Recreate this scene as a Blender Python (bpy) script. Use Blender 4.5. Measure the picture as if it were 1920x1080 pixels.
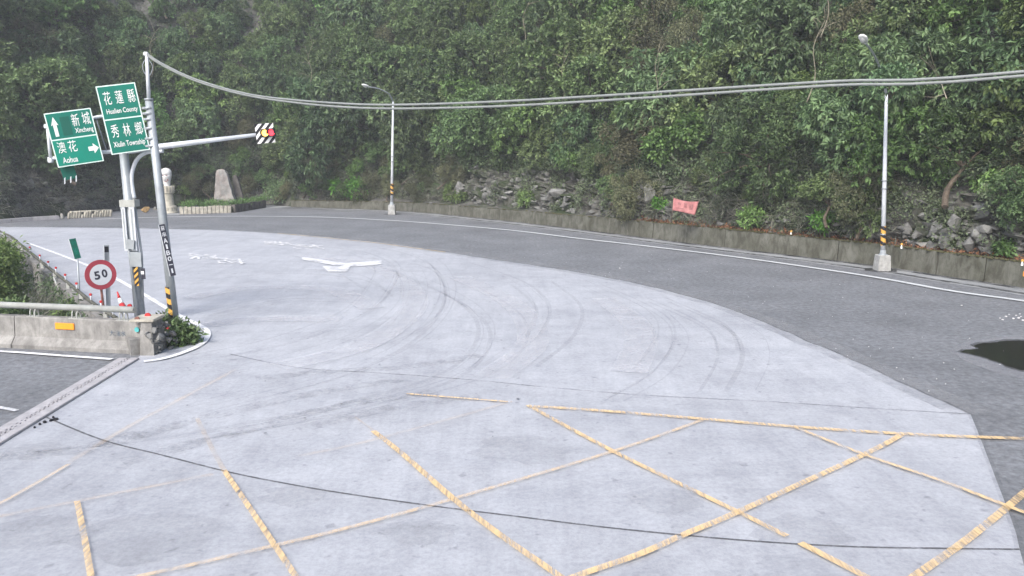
import bpy, bmesh, math, random
import numpy as np
from mathutils import Vector, Matrix, noise as mnoise

random.seed(7)
rng = np.random.default_rng(7)
for o in list(bpy.data.objects):
    bpy.data.objects.remove(o)
scene = bpy.context.scene
C = scene.collection

# ------------------------------------------------------------------ camera
CAM_H = 5.3
FPX = 1500.0
PITCH = math.atan(267.0 / 1500.0)
cam_d = bpy.data.cameras.new('camera')
cam = bpy.data.objects.new('camera', cam_d)
C.objects.link(cam)
cam.location = (0, 0, CAM_H)
cam.rotation_euler = (math.pi / 2 - PITCH, 0, 0)
cam_d.sensor_width = 36.0
cam_d.lens = 36.0 * FPX / 1920.0
cam_d.clip_end = 3000
scene.camera = cam

# ------------------------------------------------------------------ world, sun, exposure
world = bpy.data.worlds.new("World")
scene.world = world
world.use_nodes = True
wn = world.node_tree
wn.nodes.clear()
sky = wn.nodes.new('ShaderNodeTexSky')
sky.sky_type = 'NISHITA'
sky.sun_disc = False
SUN_EL, SUN_AZ = math.radians(44), math.radians(205)
sky.sun_elevation = SUN_EL
sky.sun_rotation = SUN_AZ
sky.air_density = 1.0
sky.dust_density = 3.0
sky.ozone_density = 1.0
bg = wn.nodes.new('ShaderNodeBackground')
bg.inputs['Strength'].default_value = 0.135
wo = wn.nodes.new('ShaderNodeOutputWorld')
wn.links.new(sky.outputs[0], bg.inputs[0])
wn.links.new(bg.outputs[0], wo.inputs[0])
sun_d = bpy.data.lights.new('sun', 'SUN')
sun_d.energy = 1.5
sun_d.angle = math.radians(20)
sun_d.color = (1.0, 0.985, 0.96)
sun = bpy.data.objects.new('sun', sun_d)
C.objects.link(sun)
sdir = Vector((math.sin(SUN_AZ) * math.cos(SUN_EL), math.cos(SUN_AZ) * math.cos(SUN_EL), math.sin(SUN_EL)))
sun.rotation_euler = sdir.to_track_quat('Z', 'Y').to_euler()
vs = scene.view_settings
vs.view_transform = 'Standard'
vs.look = 'None'
vs.gamma = 1.0
vs.use_curve_mapping = False
vs.exposure = 1.25

# ------------------------------------------------------------------ maths of the place
UPV = Vector((0, math.sin(PITCH), math.cos(PITCH)))
FWD = Vector((0, math.cos(PITCH), -math.sin(PITCH)))
ORG = Vector((0, 0, CAM_H))

def ray(px, py):
    return FWD + Vector((1, 0, 0)) * ((px - 960) / FPX) + UPV * (-(py - 540) / FPX)

def G(px, py, z=0.0):
    d = ray(px, py)
    t = (z - CAM_H) / d.z
    return ORG + d * t

def PD(px, py, Y):
    d = ray(px, py)
    return ORG + d * (Y / d.y)

def project(p):
    v = Vector(p) - ORG
    w = v.dot(FWD)
    if w < 0.1:
        return None
    return 960 + FPX * v.x / w, 540 - FPX * v.dot(UPV) / w

# ------------------------------------------------------------------ object helpers
def tag(o, label=None, cat=None, group=None, kind=None):
    if label: o['label'] = label
    if cat: o['category'] = cat
    if group: o['group'] = group
    if kind: o['kind'] = kind
    return o

def empty(name, loc=(0, 0, 0)):
    o = bpy.data.objects.new(name, None)
    C.objects.link(o)
    o.location = loc
    o.empty_display_size = 0.2
    return o

def link_mesh(name, me, mat=None, parent=None):
    o = bpy.data.objects.new(name, me)
    C.objects.link(o)
    if mat is not None and len(me.materials) == 0:
        for m in (mat if isinstance(mat, (list, tuple)) else [mat]):
            me.materials.append(m)
    if parent is not None:
        o.parent = parent
        # geometry is given in world coordinates: undo the root's location (roots are never rotated when built)
        off = Vector(parent.location)
        pp = parent.parent
        while pp is not None:
            off += Vector(pp.location); pp = pp.parent
        o.location = -off
    return o

class MB:
    """collects shapes in one mesh, world coordinates"""
    def __init__(self):
        self.v = []; self.f = []; self.mi = []; self.sm = []
    def add(self, vs_, fs_, mi=0, smooth=False):
        n = len(self.v)
        self.v.extend([tuple(p) for p in vs_])
        for k, f in enumerate(fs_):
            self.f.append(tuple(i + n for i in f))
            self.mi.append(mi[k] if isinstance(mi, list) else mi)
            self.sm.append(smooth)
        return self
    def box(self, c, s, rot=None, mi=0, bev=0.0):
        c = Vector(c); hx, hy, hz = s[0] / 2, s[1] / 2, s[2] / 2
        R = rot if rot is not None else Matrix.Identity(3)
        if bev > 0:
            bm = bmesh.new()
            bmesh.ops.create_cube(bm, size=1)
            bmesh.ops.scale(bm, vec=s, verts=bm.verts)
            bmesh.ops.bevel(bm, geom=bm.edges[:], offset=bev, segments=2, affect='EDGES')
            bm.verts.index_update()
            vs_ = [c + R @ v.co for v in bm.verts]
            fs_ = [[v.index for v in f.verts] for f in bm.faces]
            bm.free()
            return self.add(vs_, fs_, mi)
        vs_ = [c + R @ Vector((x * hx, y * hy, z * hz)) for z in (-1, 1) for y in (-1, 1) for x in (-1, 1)]
        return self.add(vs_, [(0, 2, 3, 1), (4, 5, 7, 6), (0, 1, 5, 4), (1, 3, 7, 5), (3, 2, 6, 7), (2, 0, 4, 6)], mi)
    def tube(self, pts, rads, seg=12, cap=True, mi=0):
        pts = [Vector(p) for p in pts]
        if not isinstance(rads, (list, tuple)): rads = [rads] * len(pts)
        vs_ = []; fs_ = []
        up = None
        for i, p in enumerate(pts):
            t = (pts[min(i + 1, len(pts) - 1)] - pts[max(i - 1, 0)]).normalized()
            if up is None:
                up = t.orthogonal().normalized()
            up = (up - t * up.dot(t)).normalized()
            b = t.cross(up)
            for k in range(seg):
                a = 2 * math.pi * k / seg
                vs_.append(p + (up * math.cos(a) + b * math.sin(a)) * rads[i])
        for i in range(len(pts) - 1):
            for k in range(seg):
                k2 = (k + 1) % seg
                fs_.append((i * seg + k, i * seg + k2, (i + 1) * seg + k2, (i + 1) * seg + k))
        self.add(vs_, fs_, mi, True)
        if cap:
            n = len(self.v) - len(vs_)
            self.f.append(tuple(n + k for k in reversed(range(seg)))); self.mi.append(mi); self.sm.append(False)
            m = n + (len(pts) - 1) * seg
            self.f.append(tuple(m + k for k in range(seg))); self.mi.append(mi); self.sm.append(False)
        return self
    def lathe(self, c, prof, seg=24, mi=0, smooth=True):
        c = Vector(c); vs_ = []; fs_ = []
        for (r, z) in prof:
            for k in range(seg):
                a = 2 * math.pi * k / seg
                vs_.append(c + Vector((r * math.cos(a), r * math.sin(a), z)))
        for i in range(len(prof) - 1):
            for k in range(seg):
                k2 = (k + 1) % seg
                fs_.append((i * seg + k, i * seg + k2, (i + 1) * seg + k2, (i + 1) * seg + k))
        self.add(vs_, fs_, mi, smooth)
        n = len(self.v) - len(vs_)
        self.f.append(tuple(n + (len(prof) - 1) * seg + k for k in range(seg))); self.mi.append(mi); self.sm.append(False)
        return self
    def build(self, name, mat, parent=None):
        me = bpy.data.meshes.new(name)
        me.from_pydata(self.v, [], self.f)
        me.polygons.foreach_set('material_index', self.mi)
        me.polygons.foreach_set('use_smooth', self.sm)
        me.update()
        return link_mesh(name, me, mat, parent)

def crom(pts, n=8):
    """Catmull-Rom through points"""
    P = [Vector(p) for p in pts]
    if len(P) < 3: 
        return [P[0].lerp(P[-1], i / n) for i in range(n + 1)]
    out = []
    for i in range(len(P) - 1):
        p0 = P[max(i - 1, 0)]; p1 = P[i]; p2 = P[i + 1]; p3 = P[min(i + 2, len(P) - 1)]
        for k in range(n):
            t = k / n
            out.append(0.5 * ((2 * p1) + (-p0 + p2) * t + (2 * p0 - 5 * p1 + 4 * p2 - p3) * t * t + (-p0 + 3 * p1 - 3 * p2 + p3) * t ** 3))
    out.append(P[-1])
    return out

def poly_mesh(name, pts, z, mat, parent=None, depth=0.0):
    bm = bmesh.new()
    vs_ = [bm.verts.new((p[0], p[1], z)) for p in pts]
    f = bm.faces.new(vs_)
    if f.normal.z == 0: bm.normal_update()
    bm.normal_update()
    if f.normal.z < 0: f.normal_flip()
    if depth > 0:
        lo = [bm.verts.new((p[0], p[1], z - depth)) for p in pts]
        n = len(pts)
        for i in range(n):
            j = (i + 1) % n
            bm.faces.new((vs_[i], vs_[j], lo[j], lo[i]))
    bmesh.ops.triangulate(bm, faces=[x for x in bm.faces if len(x.verts) > 4])
    bm.normal_update()
    for x in bm.faces:
        if abs(x.normal.z) > 0.9 and x.normal.z < 0 : x.normal_flip()
    me = bpy.data.meshes.new(name)
    bm.to_mesh(me); bm.free()
    return link_mesh(name, me, mat, parent)

def ribbon(mb, pts, w, z, mi=0):
    """flat strip of width w (number or list) along world points at height z"""
    P = [Vector((p[0], p[1], z)) for p in pts]
    vs_ = []
    for i, p in enumerate(P):
        t = (P[min(i + 1, len(P) - 1)] - P[max(i - 1, 0)]).normalized()
        n = Vector((-t.y, t.x, 0))
        ww = w[i] if isinstance(w, (list, tuple)) else w
        vs_ += [p + n * ww / 2, p - n * ww / 2]
    mb.add(vs_, [(2 * i, 2 * i + 1, 2 * i + 3, 2 * i + 2) for i in range(len(P) - 1)], mi)
    return mb

# ------------------------------------------------------------------ materials
def nodes_of(m):
    return m.node_tree.nodes, m.node_tree.links

def mat(name, col, rough=0.8, metal=0.0, var=0.15, scale=3.0, bump=0.0, bscale=40.0, col2=None, spec=0.3, streak=0.0, streak_col=(0.05, 0.05, 0.045), coat=0.0):
    m = bpy.data.materials.new(name)
    m.use_nodes = True
    N, L = nodes_of(m)
    b = N['Principled BSDF']
    b.inputs['Roughness'].default_value = rough
    b.inputs['Metallic'].default_value = metal
    b.inputs['Specular IOR Level'].default_value = spec
    tc = N.new('ShaderNodeTexCoord')
    geo = N.new('ShaderNodeNewGeometry')
    nz = N.new('ShaderNodeTexNoise'); nz.inputs['Scale'].default_value = scale; nz.inputs['Detail'].default_value = 8; nz.inputs['Roughness'].default_value = 0.65
    L.new(geo.outputs['Position'], nz.inputs['Vector'])
    rp = N.new('ShaderNodeValToRGB')
    c = col; d = col2 or tuple(x * (1 - 2.2 * var) for x in col)
    e = tuple(min(1, x * (1 + var)) for x in col)
    rp.color_ramp.elements[0].position = 0.3; rp.color_ramp.elements[0].color = (*d, 1)
    rp.color_ramp.elements[1].position = 0.72; rp.color_ramp.elements[1].color = (*e, 1)
    L.new(nz.outputs['Fac'], rp.inputs['Fac'])
    out = rp.outputs['Color']
    if streak > 0:
        mp = N.new('ShaderNodeMapping'); mp.inputs['Scale'].default_value = (2.2, 2.2, 0.95)
        L.new(geo.outputs['Position'], mp.inputs['Vector'])
        n2 = N.new('ShaderNodeTexNoise'); n2.inputs['Scale'].default_value = 1.3; n2.inputs['Detail'].default_value = 8; n2.inputs['Roughness'].default_value = 0.75; n2.inputs['Distortion'].default_value = 0.5
        L.new(mp.outputs[0], n2.inputs['Vector'])
        r2 = N.new('ShaderNodeValToRGB'); r2.color_ramp.elements[0].position = 0.42; r2.color_ramp.elements[1].position = 0.6
        r2.color_ramp.elements[0].color = (0, 0, 0, 1); r2.color_ramp.elements[1].color = (streak, streak, streak, 1)
        L.new(n2.outputs['Fac'], r2.inputs['Fac'])
        mx = N.new('ShaderNodeMixRGB'); mx.inputs[2].default_value = (*streak_col, 1)
        L.new(r2.outputs['Color'], mx.inputs[0]); L.new(out, mx.inputs[1])
        out = mx.outputs[0]
    L.new(out, b.inputs['Base Color'])
    if bump > 0:
        n3 = N.new('ShaderNodeTexNoise'); n3.inputs['Scale'].default_value = bscale; n3.inputs['Detail'].default_value = 5
        L.new(geo.outputs['Position'], n3.inputs['Vector'])
        bp = N.new('ShaderNodeBump'); bp.inputs['Strength'].default_value = bump; bp.inputs['Distance'].default_value = 0.02
        L.new(n3.outputs['Fac'], bp.inputs['Height']); L.new(bp.outputs[0], b.inputs['Normal'])
    return m

def worn_mat(name, col, keep=0.5, scale=6.0, rough=0.7, soft=0.12, opacity=1.0, stretch=(1, 1, 1), fine=26.0):
    """paint or grime with worn gaps: alpha from noise in world space"""
    m = bpy.data.materials.new(name); m.use_nodes = True
    N, L = nodes_of(m); b = N['Principled BSDF']
    b.inputs['Base Color'].default_value = (*col, 1); b.inputs['Roughness'].default_value = rough
    b.inputs['Specular IOR Level'].default_value = 0.2
    geo = N.new('ShaderNodeNewGeometry')
    mp = N.new('ShaderNodeMapping'); mp.inputs['Scale'].default_value = stretch
    L.new(geo.outputs['Position'], mp.inputs['Vector'])
    n1 = N.new('ShaderNodeTexNoise'); n1.inputs['Scale'].default_value = scale; n1.inputs['Detail'].default_value = 6; n1.inputs['Roughness'].default_value = 0.7
    n2 = N.new('ShaderNodeTexNoise'); n2.inputs['Scale'].default_value = fine; n2.inputs['Detail'].default_value = 3
    L.new(mp.outputs[0], n1.inputs['Vector']); L.new(mp.outputs[0], n2.inputs['Vector'])
    ad = N.new('ShaderNodeMath'); ad.operation = 'MULTIPLY_ADD'; ad.inputs[1].default_value = 0.35
    L.new(n2.outputs['Fac'], ad.inputs[0]); L.new(n1.outputs['Fac'], ad.inputs[2])
    mr = N.new('ShaderNodeMapRange')
    t = 0.675 + (0.5 - keep) * 0.45
    mr.inputs['From Min'].default_value = t - soft; mr.inputs['From Max'].default_value = t + soft
    mr.inputs['To Min'].default_value = 0; mr.inputs['To Max'].default_value = opacity
    L.new(ad.outputs[0], mr.inputs['Value'])
    L.new(mr.outputs[0], b.inputs['Alpha'])
    return m

def leaf_mat(name, dark, lite, trans=0.25, rough=0.5, objvar=True):
    m = bpy.data.materials.new(name); m.use_nodes = True
    N, L = nodes_of(m); b = N['Principled BSDF']
    at = N.new('ShaderNodeAttribute'); at.attribute_name = 'tint'
    mx = N.new('ShaderNodeMixRGB'); mx.inputs[1].default_value = (*dark, 1); mx.inputs[2].default_value = (*lite, 1)
    L.new(at.outputs['Fac'], mx.inputs[0])
    hs = N.new('ShaderNodeHueSaturation')
    L.new(mx.outputs[0], hs.inputs['Color'])
    if objvar:
        oi = N.new('ShaderNodeObjectInfo')
        a = N.new('ShaderNodeMapRange'); a.inputs['To Min'].default_value = 0.48; a.inputs['To Max'].default_value = 0.522
        L.new(oi.outputs['Random'], a.inputs['Value']); L.new(a.outputs[0], hs.inputs['Hue'])
        mu = N.new('ShaderNodeMath'); mu.operation = 'MULTIPLY'; mu.inputs[1].default_value = 7.31
        fr = N.new('ShaderNodeMath'); fr.operation = 'FRACT'
        L.new(oi.outputs['Random'], mu.inputs[0]); L.new(mu.outputs[0], fr.inputs[0])
        v = N.new('ShaderNodeMapRange'); v.inputs['To Min'].default_value = 0.7; v.inputs['To Max'].default_value = 1.35
        L.new(fr.outputs[0], v.inputs['Value']); L.new(v.outputs[0], hs.inputs['Value'])
    L.new(hs.outputs[0], b.inputs['Base Color'])
    b.inputs['Roughness'].default_value = rough
    b.inputs['Specular IOR Level'].default_value = 0.35
    tr = N.new('ShaderNodeBsdfTranslucent'); L.new(hs.outputs[0], tr.inputs['Color'])
    ms = N.new('ShaderNodeMixShader'); ms.inputs[0].default_value = trans
    L.new(b.outputs[0], ms.inputs[1]); L.new(tr.outputs[0], ms.inputs[2])
    L.new(ms.outputs[0], N['Material Output'].inputs['Surface'])
    return m

def emit_mat(name, col, e):
    m = bpy.data.materials.new(name); m.use_nodes = True
    N, L = nodes_of(m); b = N['Principled BSDF']
    b.inputs['Base Color'].default_value = (*col, 1)
    b.inputs['Emission Color'].default_value = (*col, 1); b.inputs['Emission Strength'].default_value = e
    b.inputs['Roughness'].default_value = 0.3
    return m

def concrete_ground(name, tint=1.0):
    m = bpy.data.materials.new(name); m.use_nodes = True
    N, L = nodes_of(m); b = N['Principled BSDF']
    b.inputs['Roughness'].default_value = 0.85; b.inputs['Specular IOR Level'].default_value = 0.25
    geo = N.new('ShaderNodeNewGeometry')
    def nz(scale, det, rough, stretch=(1, 1, 1), rot=0.0, dist=0.0):
        mp = N.new('ShaderNodeMapping'); mp.inputs['Scale'].default_value = stretch; mp.inputs['Rotation'].default_value = (0, 0, rot)
        L.new(geo.outputs['Position'], mp.inputs['Vector'])
        n = N.new('ShaderNodeTexNoise'); n.inputs['Scale'].default_value = scale; n.inputs['Detail'].default_value = det; n.inputs['Roughness'].default_value = rough
        n.inputs['Distortion'].default_value = dist
        L.new(mp.outputs[0], n.inputs['Vector']); return n
    big = nz(0.16, 6, 0.6, dist=0.6); mid = nz(1.4, 8, 0.72); fine = nz(11, 6, 0.85); brush = nz(2.2, 6, 0.7, (1, 0.12, 1), 0.35)
    def ramp(n, p0, c0, p1, c1):
        r = N.new('ShaderNodeValToRGB'); r.color_ramp.elements[0].position = p0; r.color_ramp.elements[1].position = p1
        r.color_ramp.elements[0].color = (*c0, 1); r.color_ramp.elements[1].color = (*c1, 1)
        L.new(n.outputs['Fac'], r.inputs['Fac']); return r.outputs['Color']
    base = ramp(big, 0.32, (0.425 * tint, 0.436 * tint, 0.458 * tint), 0.62, (0.485 * tint, 0.498 * tint, 0.52 * tint))
    def mul(a, bcol, f):
        x = N.new('ShaderNodeMixRGB'); x.blend_type = 'MULTIPLY'; x.inputs[0].default_value = f
        L.new(a, x.inputs[1]); L.new(bcol, x.inputs[2]); return x.outputs[0]
    c = mul(base, ramp(mid, 0.33, (0.80, 0.80, 0.81), 0.60, (1, 1, 1)), 0.75)
    c = mul(c, ramp(brush, 0.36, (0.84, 0.84, 0.85), 0.56, (1, 1, 1)), 0.6)
    c = mul(c, ramp(fine, 0.36, (0.70, 0.70, 0.71), 0.60, (1.0, 1.0, 1.0)), 0.75)
    spk = nz(4.5, 2, 0.5)
    c = mul(c, ramp(spk, 0.26, (0.62, 0.62, 0.63), 0.34, (1, 1, 1)), 0.7)
    wheel = nz(0.55, 7, 0.75, (0.35, 1, 1), -0.5, 0.8)
    c = mul(c, ramp(wheel, 0.38, (0.86, 0.865, 0.88), 0.58, (1, 1, 1)), 0.8)
    L.new(c, b.inputs['Base Color'])
    bp = N.new('ShaderNodeBump'); bp.inputs['Strength'].default_value = 0.25; bp.inputs['Distance'].default_value = 0.01
    L.new(fine.outputs['Fac'], bp.inputs['Height']); L.new(bp.outputs[0], b.inputs['Normal'])
    return m

M = {}
M['concrete_ground'] = concrete_ground('pale worn concrete')
M['concrete_ground_b'] = concrete_ground('pale worn concrete older', 0.96)
M['concrete_ground_c'] = concrete_ground('pale worn concrete grey', 0.92)
def asphalt(name, k):
    m = mat(name, (0.205 * k, 0.212 * k, 0.222 * k), rough=0.85, var=0.12, scale=0.35, bump=0.5, bscale=60)
    N, L = nodes_of(m); b = N['Principled BSDF']
    geo = N.new('ShaderNodeNewGeometry'); n = N.new('ShaderNodeTexNoise'); n.inputs['Scale'].default_value = 6; n.inputs['Detail'].default_value = 4; n.inputs['Roughness'].default_value = 0.8
    L.new(geo.outputs['Position'], n.inputs['Vector'])
    r = N.new('ShaderNodeValToRGB'); r.color_ramp.elements[0].position = 0.35; r.color_ramp.elements[0].color = (0.5, 0.5, 0.5, 1)
    r.color_ramp.elements[1].position = 0.68; r.color_ramp.elements[1].color = (1.25, 1.25, 1.25, 1)
    L.new(n.outputs['Fac'], r.inputs['Fac'])
    x = N.new('ShaderNodeMixRGB'); x.blend_type = 'MULTIPLY'; x.inputs[0].default_value = 0.8
    src = b.inputs['Base Color'].links[0].from_socket
    L.new(src, x.inputs[1]); L.new(r.outputs[0], x.inputs[2]); L.new(x.outputs[0], b.inputs['Base Color'])
    return m
M['asphalt'] = asphalt('worn grey asphalt', 1.0)
M['shoulder'] = mat('dusty shoulder', (0.30, 0.31, 0.315), var=0.14, scale=0.8, bump=0.3)
M['gutter'] = worn_mat('wet gutter dirt', (0.035, 0.036, 0.036), keep=0.55, scale=0.9, soft=0.14, opacity=0.85, stretch=(1, 1, 1), fine=6)
M['earth'] = mat('valley earth', (0.07, 0.075, 0.05), var=0.3, scale=0.4, bump=0.4, bscale=5)
M['wall'] = mat('mossy old concrete wall', (0.125, 0.125, 0.108), var=0.3, scale=0.8, bump=0.5, bscale=18, col2=(0.08, 0.082, 0.062), streak=0.75, streak_col=(0.040, 0.038, 0.026))
M['wall_moss'] = mat('moss on wall top', (0.09, 0.085, 0.035), var=0.3, scale=5, bump=0.8, bscale=30, col2=(0.05, 0.05, 0.03))
M['barrier'] = mat('weathered barrier concrete', (0.33, 0.32, 0.30), var=0.12, scale=2.2, bump=0.4, bscale=22, col2=(0.16, 0.155, 0.145), streak=0.55, streak_col=(0.10, 0.095, 0.09))
M['pale_conc'] = mat('pale drain concrete', (0.40, 0.385, 0.39), var=0.12, scale=4, bump=0.3)
M['pit'] = mat('drain hole shade', (0.02, 0.02, 0.02), var=0.1)  # black for the painted shade under the drain covers
M['line_white'] = worn_mat('white road paint', (0.74, 0.74, 0.74), keep=0.76, scale=1.6, soft=0.2, opacity=0.9)
M['line_white_old'] = worn_mat('faded white road paint', (0.60, 0.62, 0.62), keep=0.95, scale=2.0, opacity=0.85)
M['line_yellow'] = worn_mat('yellow road paint', (0.72, 0.51, 0.26), keep=0.60, scale=1.0, soft=0.16, opacity=0.86, stretch=(5.5, 0.55, 1), fine=4)
M['line_yellow_mid'] = worn_mat('paler yellow road paint', (0.74, 0.54, 0.31), keep=0.52, scale=1.2, soft=0.24, opacity=0.66, stretch=(3, 0.8, 1), fine=5)
M['line_yellow_faint'] = worn_mat('faint yellow road paint', (0.70, 0.47, 0.22), keep=0.40, scale=1.4, soft=0.24, opacity=0.26)
M['line_yellow_far'] = worn_mat('thin yellow road paint', (0.62, 0.47, 0.26), keep=0.7, scale=1.5, soft=0.2, opacity=0.8)
M['joint'] = worn_mat('dark joint filler', (0.10, 0.10, 0.105), keep=0.78, scale=4.0, soft=0.25, opacity=0.85)
M['joint_faint'] = worn_mat('faint joint', (0.16, 0.16, 0.17), keep=0.5, scale=2.0, soft=0.18, opacity=0.65)
M['tyre'] = worn_mat('tyre rubber trace', (0.27, 0.27, 0.28), keep=0.42, scale=0.7, soft=0.34, opacity=0.20, fine=9)
M['tread'] = worn_mat('dusty tread trace', (0.2, 0.2, 0.21), keep=0.32, scale=3.0, soft=0.16, opacity=0.34, fine=14)
M['dust'] = worn_mat('pale dust trace', (0.62, 0.62, 0.64), keep=0.45, scale=0.8, soft=0.25, opacity=0.5, fine=8)
M['stain'] = worn_mat('dark stain', (0.25, 0.25, 0.26), keep=0.30, scale=0.9, soft=0.36, opacity=0.25, fine=6)
M['water'] = mat('wet patch', (0.020, 0.0195, 0.018), rough=0.14, var=0.2, scale=3, spec=0.4)
M['galv'] = mat('galvanised grey steel', (0.36, 0.39, 0.41), rough=0.45, metal=0.25, var=0.10, scale=3, streak=0.25, streak_col=(0.2, 0.21, 0.21))
M['galv_pale'] = mat('pale painted steel', (0.62, 0.65, 0.68), rough=0.45, var=0.06, scale=3, streak=0.2, streak_col=(0.35, 0.36, 0.36))
M['rail'] = mat('cream painted rail', (0.42, 0.43, 0.40), rough=0.5, var=0.10, scale=3, streak=0.25, streak_col=(0.3, 0.29, 0.25))
M['white'] = mat('white paint', (0.78, 0.78, 0.76), rough=0.5, var=0.05)
M['sign_green'] = mat('sign green', (0.004, 0.16, 0.115), rough=0.4, var=0.05, scale=1)
M['sign_green_bright'] = mat('sign bright green', (0.004, 0.215, 0.15), rough=0.4, var=0.05, scale=1)
M['sign_green_dark'] = mat('sign covered green', (0.006, 0.105, 0.075), rough=0.5, var=0.05, scale=1)
M['sign_white'] = mat('sign white', (0.68, 0.80, 0.74), rough=0.4, var=0.03)
M['sign_red'] = mat('sign red faded', (0.38, 0.055, 0.075), rough=0.45, var=0.08)
M['sign_grey'] = mat('sign pale grey', (0.62, 0.64, 0.66), rough=0.45, var=0.04)
M['sign_black'] = mat('sign black', (0.035, 0.035, 0.05), rough=0.5, var=0.05)
M['black'] = mat('matt black', (0.02, 0.02, 0.025), rough=0.6, var=0.05)
M['amber'] = mat('amber reflector', (0.80, 0.30, 0.03), rough=0.3, var=0.04)
M['yellow'] = mat('warning yellow', (0.66, 0.37, 0.08), rough=0.45, var=0.06)
M['red'] = mat('reflector red', (0.5, 0.04, 0.04), rough=0.35, var=0.06)
M['rust'] = mat('rusty red steel', (0.22, 0.10, 0.08), rough=0.7, var=0.2, scale=8)
M['cream_stone'] = mat('cream stone', (0.52, 0.49, 0.41), var=0.16, scale=3, bump=0.5, bscale=14, col2=(0.27, 0.25, 0.21))
M['white_stone'] = mat('white carved stone', (0.66, 0.65, 0.64), var=0.08, scale=3, bump=0.3, bscale=12)
M['face_paint'] = mat('dark red face paint', (0.22, 0.07, 0.07), var=0.1)
M['monolith'] = mat('streaked pink grey stone', (0.30, 0.29, 0.27), var=0.2, scale=1.6, bump=0.8, bscale=5, col2=(0.15, 0.155, 0.15), streak=0.35, streak_col=(0.25, 0.16, 0.14))
M['dark_stone'] = mat('dark damp stone', (0.12, 0.11, 0.10), var=0.25, scale=3, bump=0.6, bscale=9)
M['orange_stone'] = mat('ochre stone', (0.45, 0.30, 0.14), var=0.2, scale=6, bump=0.6)
M['rock'] = mat('grey brown rock', (0.16, 0.16, 0.152), var=0.3, scale=2.4, bump=1.0, bscale=6, col2=(0.06, 0.06, 0.056))
M['rock_pale'] = mat('pale weathered rock', (0.22, 0.22, 0.21), var=0.25, scale=2.6, bump=1.0, bscale=7, col2=(0.10, 0.10, 0.095))
M['bark'] = mat('bark', (0.12, 0.095, 0.07), var=0.3, scale=5, bump=0.6)
M['bark_pale'] = mat('pale bare wood', (0.30, 0.27, 0.20), var=0.2, scale=5, bump=0.4)
M['banner'] = mat('faded pink banner cloth', (0.42, 0.19, 0.185), rough=0.7, var=0.16, scale=3.5, col2=(0.30, 0.11, 0.11))
M['banner_print'] = worn_mat('washed out print', (0.16, 0.08, 0.08), keep=0.45, scale=6, soft=0.25, opacity=0.6)
M['cable'] = mat('grey cable', (0.22, 0.235, 0.23), rough=0.6, var=0.08)
M['leaf'] = leaf_mat('broad leaves', (0.032, 0.056, 0.022), (0.182, 0.260, 0.100))
M['leaf_bright'] = leaf_mat('bright leaves', (0.046, 0.090, 0.026), (0.210, 0.330, 0.100), trans=0.3)
M['leaf_blue'] = leaf_mat('blue green leaves', (0.032, 0.060, 0.030), (0.180, 0.270, 0.118))
M['leaf_olive'] = leaf_mat('olive leaves', (0.060, 0.066, 0.034), (0.210, 0.215, 0.115))
M['leaf_under'] = leaf_mat('undergrowth leaves', (0.024, 0.042, 0.020), (0.140, 0.205, 0.095), objvar=False)
M['leaf_low'] = leaf_mat('small grey green leaves', (0.045, 0.060, 0.036), (0.185, 0.235, 0.130), objvar=False)
M['leaf_vivid'] = leaf_mat('vivid leaves', (0.045, 0.12, 0.02), (0.14, 0.33, 0.05), objvar=False)
M['grass_dry'] = leaf_mat('dry hanging grass', (0.07, 0.075, 0.055), (0.27, 0.275, 0.215), objvar=False)
M['litter'] = leaf_mat('fallen brown leaves', (0.07, 0.03, 0.015), (0.32, 0.15, 0.07), trans=0.05, objvar=False)

def hill_material():
    m = bpy.data.materials.new('hillside soil and rock'); m.use_nodes = True
    N, L = nodes_of(m); b = N['Principled BSDF']; b.inputs['Roughness'].default_value = 0.9
    b.inputs['Specular IOR Level'].default_value = 0.2
    geo = N.new('ShaderNodeNewGeometry')
    n1 = N.new('ShaderNodeTexNoise'); n1.inputs['Scale'].default_value = 0.35; n1.inputs['Detail'].default_value = 9; n1.inputs['Roughness'].default_value = 0.7
    n2 = N.new('ShaderNodeTexNoise'); n2.inputs['Scale'].default_value = 1.8; n2.inputs['Detail'].default_value = 9; n2.inputs['Roughness'].default_value = 0.7
    L.new(geo.outputs['Position'], n1.inputs['Vector']); L.new(geo.outputs['Position'], n2.inputs['Vector'])
    r = N.new('ShaderNodeValToRGB')
    e = r.color_ramp.elements
    e[0].position = 0.3; e[0].color = (0.03, 0.03, 0.027, 1); e[1].position = 0.72; e[1].color = (0.20, 0.20, 0.19, 1)
    x = e.new(0.5); x.color = (0.095, 0.093, 0.083, 1)
    L.new(n2.outputs['Fac'], r.inputs['Fac'])
    r2 = N.new('ShaderNodeValToRGB'); r2.color_ramp.elements[0].position = 0.47; r2.color_ramp.elements[1].position = 0.58
    L.new(n1.outputs['Fac'], r2.inputs['Fac'])
    mx = N.new('ShaderNodeMixRGB'); mx.inputs[2].default_value = (0.035, 0.05, 0.02, 1)
    L.new(r2.outputs['Color'], mx.inputs[0]); L.new(r.outputs['Color'], mx.inputs[1]); L.new(mx.outputs[0], b.inputs['Base Color'])
    bp = N.new('ShaderNodeBump'); bp.inputs['Strength'].default_value = 0.9; bp.inputs['Distance'].default_value = 0.15
    L.new(n2.outputs['Fac'], bp.inputs['Height']); L.new(bp.outputs[0], b.inputs['Normal'])
    return m
M['hill'] = hill_material()

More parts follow.
